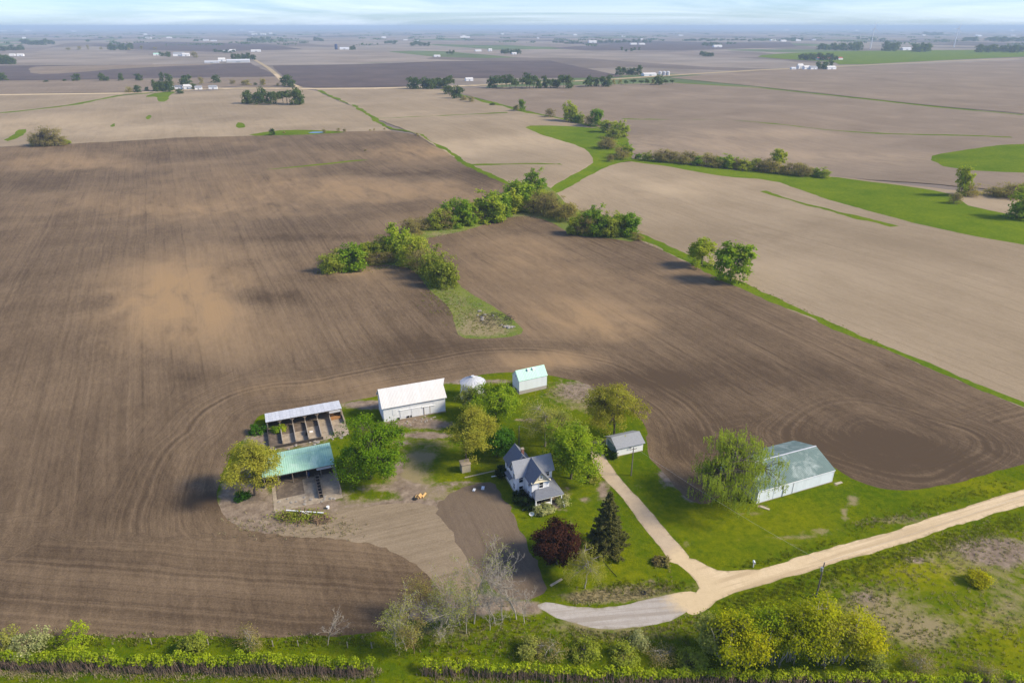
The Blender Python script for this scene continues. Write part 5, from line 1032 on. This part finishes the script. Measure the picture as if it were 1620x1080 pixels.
upp = [(485, 375, 75, 38, 'b'), (535, 358, 65, 40, 'b'), (610, 348, 90, 45, 'o'), (650, 345, 95, 42, 'b'), (705, 338, 130, 50, 'g'), (755, 332, 112, 36, 'g'), (800, 318, 75, 32, 'b'), (850, 312, 126, 62, 'g'), (905, 292, 110, 36, 'g'), (945, 275, 110, 48, 'g'), (990, 262, 135, 56, 'g'), (1060, 200, 112, 38, 'g'), (1085, 225, 60, 34, 'o'), (1050, 280, 85, 42, 'b'), (1100, 288, 92, 46, 'b'), (1150, 298, 98, 48, 'b'), (1205, 315, 85, 44, 'b')]
rgt = [(1245, 375, 95, 34, 'g'), (1290, 378, 90, 42, 'b'), (1335, 378, 125, 46, 'g'), (1390, 384, 98, 42, 'o'), (1432, 382, 100, 38, 'o'), (1475, 382, 108, 46, 'g'), (1530, 402, 36, 24, 'b')]
for lst, where, grp in ((low, 'in the lower fork of the draw, {} from its tip', 'trees in the lower fork of the draw'), (upp, 'in the upper draw line, {} from the fork', 'trees in the upper draw line'), (rgt, 'in the fence-top clump, {} from the draw', 'clump at the fence line top')):
    for i, (x, y, h, r, kd) in enumerate(lst): px, py = c7(x, y); mid_tree(px, py, h / 2.893, r / 2.893, kd, f'{LB[kd]} {where.format(ORD[i])}', grp)
rw = random.Random(31)
for i in range(22):
    t = (i + .5) / 22; q = [(520, 425), (600, 400), (640, 385), (700, 350), (780, 325), (850, 315), (905, 345), (990, 368)]; a = t * 6.999; k0 = int(a); px = q[k0][0] + (q[k0 + 1][0] - q[k0][0]) * (a - k0); py = q[k0][1] + (q[k0 + 1][1] - q[k0][1]) * (a - k0)
    mid_tree(px + rw.uniform(-8, 8), py + rw.uniform(-6, 6), rw.uniform(12, 22), rw.uniform(9, 14), rw.choice('bbo'), f'low undergrowth bush in the draw, {ORD[i]} up from the fork tip', 'undergrowth of the draw', 'shrub', 'shrub')
mid_tree(1110, 421, 42, 18, 't', 'smaller of two green trees on the long fence line', None); mid_tree(1155, 444, 59, 23, 't', 'larger of two green trees on the long fence line', None)
c8 = crop(860, 220, 2.13)
rw = random.Random(3); x = 350; i = 0
while x < 945:
    y = 68 + (x - 350) * .098; hh = rw.uniform(24, 42); mid_tree(*c8(x, y + rw.uniform(0, 6)), hh / 2.13, hh * .55 / 2.13, rw.choice('bbogb'), f'bushy shrub in the meadow-top row, {ORD[i]} from the grass waterway', 'shrub row above the meadow', 'shrub', 'shrub'); x += rw.uniform(17, 32); i += 1
for x, y, h, r, kd, lb in [(785, 106, 64, 19, 't', 'tall pale tree standing out of the shrub row'), (1405, 190, 80, 18, 't', 'upright green tree at the meadow end'), (1432, 190, 36, 26, 'b', 'brown bush beside the upright meadow tree'), (1382, 216, 30, 16, 'b', 'small brown bush in the meadow corner'), (1565, 195, 42, 36, 'b', 'broad brown bush by the tan field corner'), (1600, 192, 40, 30, 'b', 'dark bush next to the broad brown bush'), (1515, 190, 20, 24, 'b', 'low brush between the meadow bushes'), (1622, 268, 92, 34, 'g', 'green tree casting shade on the meadow edge'), (215, 30, 36, 26, 'b', 'brown shrub at the top of the grass waterway'), (258, 68, 40, 24, 'b', 'brown shrub where the waterway meets the meadow'), (272, 55, 36, 22, 'g', 'green shrub where the waterway meets the meadow'), (222, 76, 24, 12, 'b', 'little dark bush on the waterway grass'), (318, 66, 18, 9, 'g', 'little dark evergreen at the shrub row start')]:
    mid_tree(*c8(x, y), h / 2.13, r / 2.13, kd, lb, None)
c3 = crop(780, 0, 3.68)
for x, y, h, r, kd, lb in [(135, 642, 30, 15, 'b', 'low brown bush near the lone slim tree'), (172, 645, 66, 16, 't', 'lone slim tree on the grass strip'), (335, 680, 44, 26, 'b', 'brown bush midway on the grass strip'), (453, 706, 112, 34, 'g', 'tallest green tree on the creek grass strip'), (486, 714, 44, 20, 'g', 'small dark tree beside the tallest creek tree'), (512, 718, 56, 14, 'o', 'thin olive tree beside the small dark one'), (558, 728, 58, 28, 'b', 'brown bush beside the round pale tree'), (598, 734, 100, 32, 't', 'round pale tree above the green wedge'), (668, 768, 66, 38, 'g', 'green tree at the wedge corner'), (745, 795, 80, 34, 'g', 'green tree right of the wedge corner tree'), (700, 805, 55, 36, 'o', 'olive bush between the wedge trees'), (665, 868, 76, 50, 'b', 'broad brown thicket beside the green wedge'), (740, 915, 44, 30, 'b', 'brown bush below the green wedge'), (775, 908, 54, 28, 'g', 'green bush below the green wedge')]:
    mid_tree(*c3(x, y), h / 3.68, r / 3.68, kd, lb, None)
def far_tree(px, py, hpx, rpx, kind, label, group):
    x, y = G(px, py); sl = math.hypot(x, y); m = sl / 1080; k = cnt[0]; cnt[0] += 1; h = hpx * m; r = rpx * m
    me = FARM[kind, k % (4 if kind == 'g' else 3)]; rr = {'g': 4.2, 'b': 5.0, 't': 3.4}[kind]
    link('tree' if kind != 'b' else 'shrub', me, None, (x, y, float(hgt(x, y)) - .3), (k * 2.4) % 6.28, label, 'tree' if kind != 'b' else 'shrub', group, scale=(r / rr, r / rr, h / 10))
c2 = crop(380, 0, 3.68); c1 = crop(0, 0, 3.857); c4 = crop(1180, 0, 3.68); rw = random.Random(9)
def row(cf, s, x0, x1, y, n, h, kinds, label, group, r=None, dy=4):
    for k in range(n):
        xx = x0 + (x1 - x0) * (k + .5 + rw.uniform(-.3, .3)) / n; hh = h * rw.uniform(.75, 1.2); far_tree(*cf(xx, y + rw.uniform(-dy, dy)), hh / s, (r or h * .33) * rw.uniform(.8, 1.2) / s, rw.choice(kinds), label if n < 5 else f'{label}, {ORD[k]} along it', group)
row(c3, 3.68, -20, 455, 514, 17, 66, 'gtt', 'tree in the long windbreak row across the middle distance', 'middle windbreak row', 22); row(c3, 3.68, 525, 685, 504, 7, 54, 'tg', 'tree in the short windbreak past the long row', 'short windbreak row', 20)
row(c3, 3.68, 690, 1060, 494, 10, 30, 'bt', 'thin scrub tree trailing off the windbreak', 'scrub after the windbreak', 13); far_tree(*c3(962, 494), 15, 6, 'g', 'lone tree before the white bins', None)
row(c2, 3.68, 985, 1235, 515, 10, 62, 'gtg', 'dark tree around the farmstead at the windbreak start', 'farmstead trees at the windbreak', 24)
for i, (x, y, h, r, kd) in enumerate([(1215, 548, 50, 26, 'g'), (1262, 572, 72, 32, 'g'), (1300, 584, 32, 20, 'b'), (1340, 592, 34, 24, 'b'), (1468, 612, 14, 14, 'g'), (1606, 640, 32, 14, 'b')]): far_tree(*c2(x, y), h / 3.68, r / 3.68, kd, f'tree or bush straggling down from the windbreak, {ORD[i]} down from it', 'straggling trees below the windbreak')
row(c2, 3.68, 10, 375, 606, 10, 78, 'gtg', 'tree in the compact grove on the tan field', 'grove on the tan field', 26, 6)
for x, y, h, r, kd in [(275, 500, 60, 28, 'g'), (300, 505, 40, 20, 'g'), (40, 494, 28, 22, 'b'), (138, 496, 34, 14, 'b'), (88, 496, 14, 8, 'g'), (220, 502, 20, 8, 'b')]: far_tree(*c2(x, y), h / 3.68, r / 3.68, kd, 'tree beside the far gravel road', 'trees by the far gravel road')
for i, (x, y, h, r, kd) in enumerate([(188, 788, 38, 14, 'g'), (255, 775, 14, 8, 'b'), (487, 775, 26, 12, 'b'), (572, 768, 22, 10, 'b'), (608, 766, 22, 9, 'b'), (755, 762, 12, 6, 'b'), (780, 760, 12, 6, 'b'), (840, 755, 14, 6, 'b'), (728, 880, 14, 9, 'b'), (1030, 790, 18, 10, 'b')]): far_tree(*c2(x, y), h / 3.68, r / 3.68, kd, f'little bush along the dark field top edge, {ORD[i]} past the pond grass', 'bushes at the dark field edge')
for i, (x, y, h, r) in enumerate([(225, 885, 64, 34), (270, 890, 84, 46), (318, 888, 92, 44), (365, 885, 50, 36), (405, 878, 24, 18)]): mid_tree(*c1(x, y), h / 3.857, r / 3.857, 'b' if r > 20 else 'g', f'bush in the brown clump at the dark field corner, {ORD[i]} toward the pond', 'brown bush clump at the dark field corner', 'shrub')
for i, (x, y, h, r) in enumerate([(20, 490, 38, 20), (468, 493, 34, 18), (625, 493, 38, 16), (655, 493, 22, 12), (740, 492, 40, 14), (850, 492, 34, 18), (990, 494, 44, 12), (1030, 496, 42, 18), (395, 494, 10, 10), (280, 500, 8, 12)]): far_tree(*c1(x, y), h / 3.857, r / 3.857, 'g', f'separate dark tree along the far field road, {ORD[i]} along the road', 'trees strung along the far field road')
row(c1, 3.857, 940, 1060, 556, 9, 50, 'g', 'dark evergreen in the farm grove by the white barns', 'farm grove by white barns', 15)
for x, y, h, r, kd in [(1138, 525, 60, 30, 'g'), (1320, 505, 44, 22, 'g'), (1230, 515, 40, 14, 'b'), (1420, 512, 30, 14, 'b'), (1505, 518, 30, 24, 'b'), (1605, 520, 30, 16, 'b'), (790, 565, 38, 20, 'b'), (838, 563, 36, 18, 'g'), (896, 555, 22, 10, 'g'), (1097, 572, 26, 18, 'g'), (1184, 545, 30, 14, 'g')]: far_tree(*c1(x, y), h / 3.857, r / 3.857, kd, 'tree scattered around the far white barns', 'trees around the far white barns')
row(c1, 3.857, 0, 145, 308, 7, 22, 'g', 'far tree in the hazy left row', 'hazy trees at left', 12); row(c1, 3.857, 655, 805, 304, 7, 28, 'g', 'far tree in a hazy clump behind plowed land', 'hazy clump behind plowed land', 12); row(c1, 3.857, 130, 320, 272, 8, 20, 'g', 'far tree in the upper hazy wood', 'upper hazy wood', 14)
row(c1, 3.857, 385, 960, 304, 9, 18, 'gb', 'scattered far tree along a hazy field edge', 'hazy field edge trees', 9); row(c1, 3.857, 0, 90, 388, 6, 34, 'g', 'tree in the dark grove at the far left', 'dark grove far left', 16); row(c1, 3.857, 980, 1045, 344, 5, 24, 'g', 'evergreen beside the far white farmhouse', 'evergreens by far white farmhouse', 9)
row(c1, 3.857, 1415, 1560, 362, 10, 32, 'g', 'dark evergreen at the far farm by the road bend', 'evergreens at the road bend farm', 10); row(c1, 3.857, 1300, 1440, 320, 7, 14, 'g', 'tree row above the road bend farm', 'trees above the road bend farm', 9); far_tree(*c1(1185, 352), 9, 5, 'b', 'brown tree beside the far white farmhouse', None)
row(c3, 3.68, 720, 860, 438, 5, 44, 'g', 'tree in the farmyard beside the white bins', 'farmyard trees by the white bins', 17); row(c3, 3.68, 1205, 1288, 328, 5, 22, 'g', 'tree in the small square grove on grey stubble', 'small square grove', 11); row(c3, 3.68, 45, 165, 312, 7, 22, 'g', 'tree around the hazy farm on the rise', 'hazy farm trees on the rise', 9)
row(c3, 3.68, 345, 520, 252, 10, 10, 'g', 'tree at the edge of the hazy village', 'village trees', 9); row(c3, 3.68, 570, 920, 248, 18, 15, 'g', 'tree among the hazy village roofs', 'trees among village roofs', 10); row(c3, 3.68, 1212, 1300, 265, 6, 17, 'g', 'hazy tree by the long white shed', 'trees by the hazy white shed', 10); row(c3, 3.68, 745, 860, 297, 5, 16, 'g', 'tree round the tiny farm in dark land', 'tiny farm trees', 8); row(c3, 3.68, 1115, 1500, 238, 16, 10, 'g', 'hazy tree on the farthest visible ridge', 'far ridge trees', 10)
row(c4, 3.68, 425, 680, 292, 13, 32, 'g', 'tree in the row behind the green hay field', 'trees behind the hay field', 14); row(c4, 3.68, 320, 530, 350, 14, 30, 'g', 'tree in the grove by the pink-roofed shed', 'grove by the pink-roofed shed', 13); row(c4, 3.68, 800, 885, 296, 6, 38, 'g', 'tall tree in the left hay field grove', 'left hay field grove', 13); row(c4, 3.68, 970, 1075, 300, 7, 38, 'g', 'tall tree in the right hay field grove', 'right hay field grove', 15)
row(c4, 3.68, 1340, 1620, 304, 11, 30, 'g', 'tree in the grove beyond the hay field end', 'grove beyond the hay field end', 15); row(c4, 3.68, 400, 500, 400, 5, 34, 'g', 'dark tree in the white farmstead yard', 'white farmstead trees', 13); row(c4, 3.68, 640, 820, 233, 7, 12, 'g', 'hazy tree in a thin far row', 'thin far row', 9); row(c4, 3.68, 1255, 1340, 238, 5, 16, 'g', 'hazy tree in a far right clump', 'far right clump', 12); row(c4, 3.68, 1400, 1640, 240, 10, 18, 'g', 'hazy tree on the right skyline', 'right skyline trees', 16); row(c4, 3.68, 200, 330, 236, 7, 14, 'g', 'hazy tree at the far white hamlet', 'hamlet trees', 8); row(c4, 3.68, 1040, 1140, 204, 6, 12, 'g', 'faint tree near the horizon at right', 'faint right trees', 12)
row(c2, 3.68, 40, 190, 240, 8, 20, 'g', 'hazy tree along the far left ridge', 'far left ridge trees', 10); row(c2, 3.68, 435, 480, 238, 4, 18, 'g', 'hazy tree in a small far clump', 'small far clump', 9); row(c2, 3.68, 640, 672, 290, 4, 22, 'g', 'tree beside the blue silo farm', 'blue silo farm trees', 8); row(c2, 3.68, 845, 900, 254, 5, 16, 'g', 'hazy tree in the middle far farm', 'middle far farm trees', 8); row(c2, 3.68, 990, 1100, 264, 8, 18, 'g', 'hazy tree in a far farm windbreak', 'far farm windbreak', 10); row(c2, 3.68, 1200, 1250, 322, 4, 28, 't', 'slim tree by the small pale farm', 'slim trees by the pale farm', 7); row(c2, 3.68, 1520, 1620, 312, 6, 20, 'g', 'hazy tree at the far white chapel farm', 'far chapel farm trees', 9)
# woods at the edge of sight
def far_woods():
    rg = np.random.default_rng(12); P = []
    for k in range(420):
        D = math.exp(rg.uniform(math.log(4200), math.log(26000))); a = rg.uniform(-.78, .78); c = np.array([math.tan(a) * D, D]); ln = rg.uniform(15, 120) * (D / 6000) ** .6; n = int(26 + ln * .35)
        th = rg.choice([.0, 1.57]) + ROW + rg.normal(0, .1); d = np.array([math.cos(th), math.sin(th)]); p = c + d * rg.uniform(-ln, ln, (n, 1)) + rg.normal(0, 8, (n, 2)); P.append(np.column_stack([p, rg.uniform(1, 11, n)]))
    P = np.concatenate(P); V, Fq = leaves(P, np.zeros_like(P) + np.array([0, -1., .3]), 5.0, rg); link('distant_woods', np_mesh('distant_woods', V, Fq, 'l_far', {'rnd': ('FACE', rg.uniform(0, 1, len(P)))}), label='hazy far woods and windbreaks scattered toward the horizon', kind='stuff')
far_woods()
print('far trees', round(time.time() - T0, 1), cnt[0])

# ------------------------------------------------------------------ distant farmsteads
def far_building(px, py, wpx, hpx, label, roofm='wroof', wallm='trim', depth=.6, rz=.3, group=None, nm='farm_building', cat='building'):
    x, y = G(px, py); m = math.hypot(x, y) / 1080; Lx = max(wpx * m, 8); hh = max(hpx * m, 3.5); dp = min(max(Lx * depth, 7), 16); t = thing(nm, label, cat, (x, y, float(hgt(x, y)) - .4), rz, group)
    MB().gable(-Lx / 2, Lx / 2, 0, dp, 0, hh * .6, hh).build('wall', wallm, t); roof_pair(-Lx / 2, Lx / 2, 0, dp, hh * .6, hh, .3, .3, .4, 'x', .15, .2).build('roof', roofm, t)
    if hpx > 2.4: panel(t, 'door', 'steel', '-y', 0, 0, 0, hh * .42, -Lx * .09, Lx * .09, .01, .12)
def far_silo(px, py, wpx, hpx, mat, label, group=None, nm='silo'):
    x, y = G(px, py); m = math.hypot(x, y) / 1080; t = thing(nm, label, 'silo', (x, y, -.3 + float(hgt(x, y))), 0, group); r = wpx * m / 2; h = hpx * m
    MB().cyl((0, 0, 0), (0, 0, h * .85), r, n=16).build('wall', mat, t); MB().cyl((0, 0, h * .84), (0, 0, h), r * 1.03, r * .12, 16).build('roof', 'galv' if mat != 'blue' else 'blue', t)
FB = far_building
for a in [(1029, 120, 20, 4, 'long white livestock barn beside three round bins'), (1267, 109, 8, 6.5, 'tall white barn at the left of the white farmstead'), (1277, 110, 9, 5, 'white shed beside the tall white barn'), (1288, 110, 11, 4.5, 'grey-roofed house in the white farmstead', 'shinglelt'), (1256, 110, 7, 3, 'small pale shed at the white farmstead edge', 'galv'), (1316, 110, 14, 4.5, 'separate white shed right of the white farmstead'), (1314, 95, 40, 3.4, 'long pink-roofed poultry shed behind the grove', 'redroof'), (1435, 79.5, 14, 3.2, 'grey shed between the hay field groves', 'galv'),
          (283, 141, 9, 5, 'dark-roofed white farmhouse on the rise', 'shingle'), (297, 141, 10, 6, 'white barn with steep white roof on the rise'), (314, 142, 9, 5, 'first of the separate white sheds on the rise', 'shinglelt'), (337, 141, 11, 4.8, 'last separate white shed on the rise', 'shinglelt'), (272, 141, 6, 3.5, 'small pale outbuilding on the rise', 'galv'),
          (283, 89, 14, 5, 'white farmhouse block near the road bend farm', 'shinglelt'), (294, 89, 9, 3.8, 'white shed beside the far farmhouse block'), (248, 88, 8, 3, 'pale green-roofed shed near the far farmhouse', 'croof'), (351, 97.5, 9, 4.8, 'white barn at the road bend farm'), (335, 100, 18, 3, 'silver shed at the left of the road bend farm', 'galv', 'galvd'), (377, 99, 30, 4.2, 'long silver shed at the road bend farm', 'galv', 'galvd'), (358, 82.5, 8, 2.2, 'tiny white shed above the road bend farm'), (368, 82, 8, 3, 'tiny white barn above the road bend farm'), (405, 82, 13, 2.6, 'long tiny white shed near the far road'),
          (545, 78.5, 13, 3, 'pale buildings beside the blue silo', 'galv'), (743, 128, 11, 4.5, 'white roof behind the windbreak row'), (782, 129, 8, 4, 'pale house gable behind the windbreak row'), (794, 130, 8, 4, 'second pale house gable behind the windbreak', 'shinglelt'), (692, 90, 9, 2.6, 'small pale shed by the slim trees'), (757, 81.5, 9, 2.4, 'tiny white shed at the chapel farm'), (776, 81, 5, 3.4, 'tiny white chapel-like gable at the chapel farm'), (19, 88.5, 6, 2.4, 'tiny white farmhouse at the far left'), (32, 89, 7, 2.8, 'tiny white barn at the far left'), (1136, 75, 13, 3, 'hazy long white shed by trees'), (938, 68, 12, 3.2, 'bright hazy building at the village edge'), (1003, 71, 10, 2.4, 'hazy white building at the village'), (1016, 71, 9, 2.2, 'hazy pale building at the village end'), (1224, 65, 9, 2.2, 'hazy white hall at the far hamlet'), (1240, 66, 8, 2.2, 'hazy white house at the far hamlet'), (1263, 65, 8, 2, 'hazy white shed at the far hamlet end'), (814, 86, 7, 2.6, 'hazy pale house on the rise'), (736, 60, 14, 2, 'faint long white shed near the horizon')]: FB(*a)
rw = random.Random(21)
for k in range(34):
    FB(rw.uniform(0, 1620), rw.uniform(48.5, 66), rw.uniform(3, 8), rw.uniform(1.2, 2.0), 'faint whitish farm building far off in the haze', rw.choice(['wroof', 'galv', 'shinglelt']), group='faint farm buildings in the haze')
for k, (px, lb) in enumerate([(1044, 'left bin of the three beside the long white barn'), (1050.5, 'middle bin of the three beside the long white barn'), (1056.5, 'right bin of the three beside the long white barn')]): far_silo(px, 119.5, 5.2, 6, 'galv', lb, 'bins by the long white barn', 'grain_bin')
far_silo(532, 78.5, 4, 7.5, 'blue', 'dark blue far silo on the pale fields'); far_silo(1262, 109.5, 4, 5.5, 'galv', 'grey silo beside the tall white barn')
# ------------------------------------------------------------------ wind turbines on the skyline
def turbine(px, D, rot, label):
    a = (px - 810) / 1189; x, y = a * D, D; t = thing('wind_turbine', label, 'wind turbine', (x, y, 0), 0, 'wind turbines on the horizon')
    MB().cyl((0, 0, 0), (0, 0, 90), 2.2, 1.3, 10).build('tower', 'trim', t); MB().box(-2, 2, -5, 4, 88.8, 92.4).build('nacelle', 'trim', t)
    for k in range(3):
        q = rot + k * 2.094; c = Vector((0, -5.5, 90.6)); d = Vector((math.cos(q), 0, math.sin(q))); n = Vector((-math.sin(q), 0, math.cos(q)))
        MB().slab([c + n * .8, c - n * .8, c + d * 9 - n * 1.6, c + d * 31 - n * .3, c + d * 31 + n * .3, c + d * 9 + n * .9], .5).build('blade', 'trim', t)
turbine(1384, 3600, 1.5, 'faint white wind turbine with a raised blade'); turbine(1517, 3900, 1.2, 'faint white wind turbine beyond the hay field groves')
# ------------------------------------------------------------------ haze
hz = bpy.data.meshes.new('haze'); q = MB().box(-80000, 80000, -3000, 85000, -10, 124)
hz.from_pydata(q.v, [], q.f); hm_ = bpy.data.materials.new('haze_air'); hm_.use_nodes = True; ht = hm_.node_tree; ht.nodes.clear()
ho = ht.nodes.new('ShaderNodeOutputMaterial'); pv = ht.nodes.new('ShaderNodeVolumePrincipled'); pv.inputs['Density'].default_value = HAZE_DENSITY; pv.inputs['Color'].default_value = HAZE_COLOR; pv.inputs['Anisotropy'].default_value = 0.0
ht.links.new(pv.outputs[0], ho.inputs['Volume']); hz.materials.append(hm_); link('haze', hz, label='pale blue summer haze over the whole plain', kind='stuff')
print('done', round(time.time() - T0, 1))
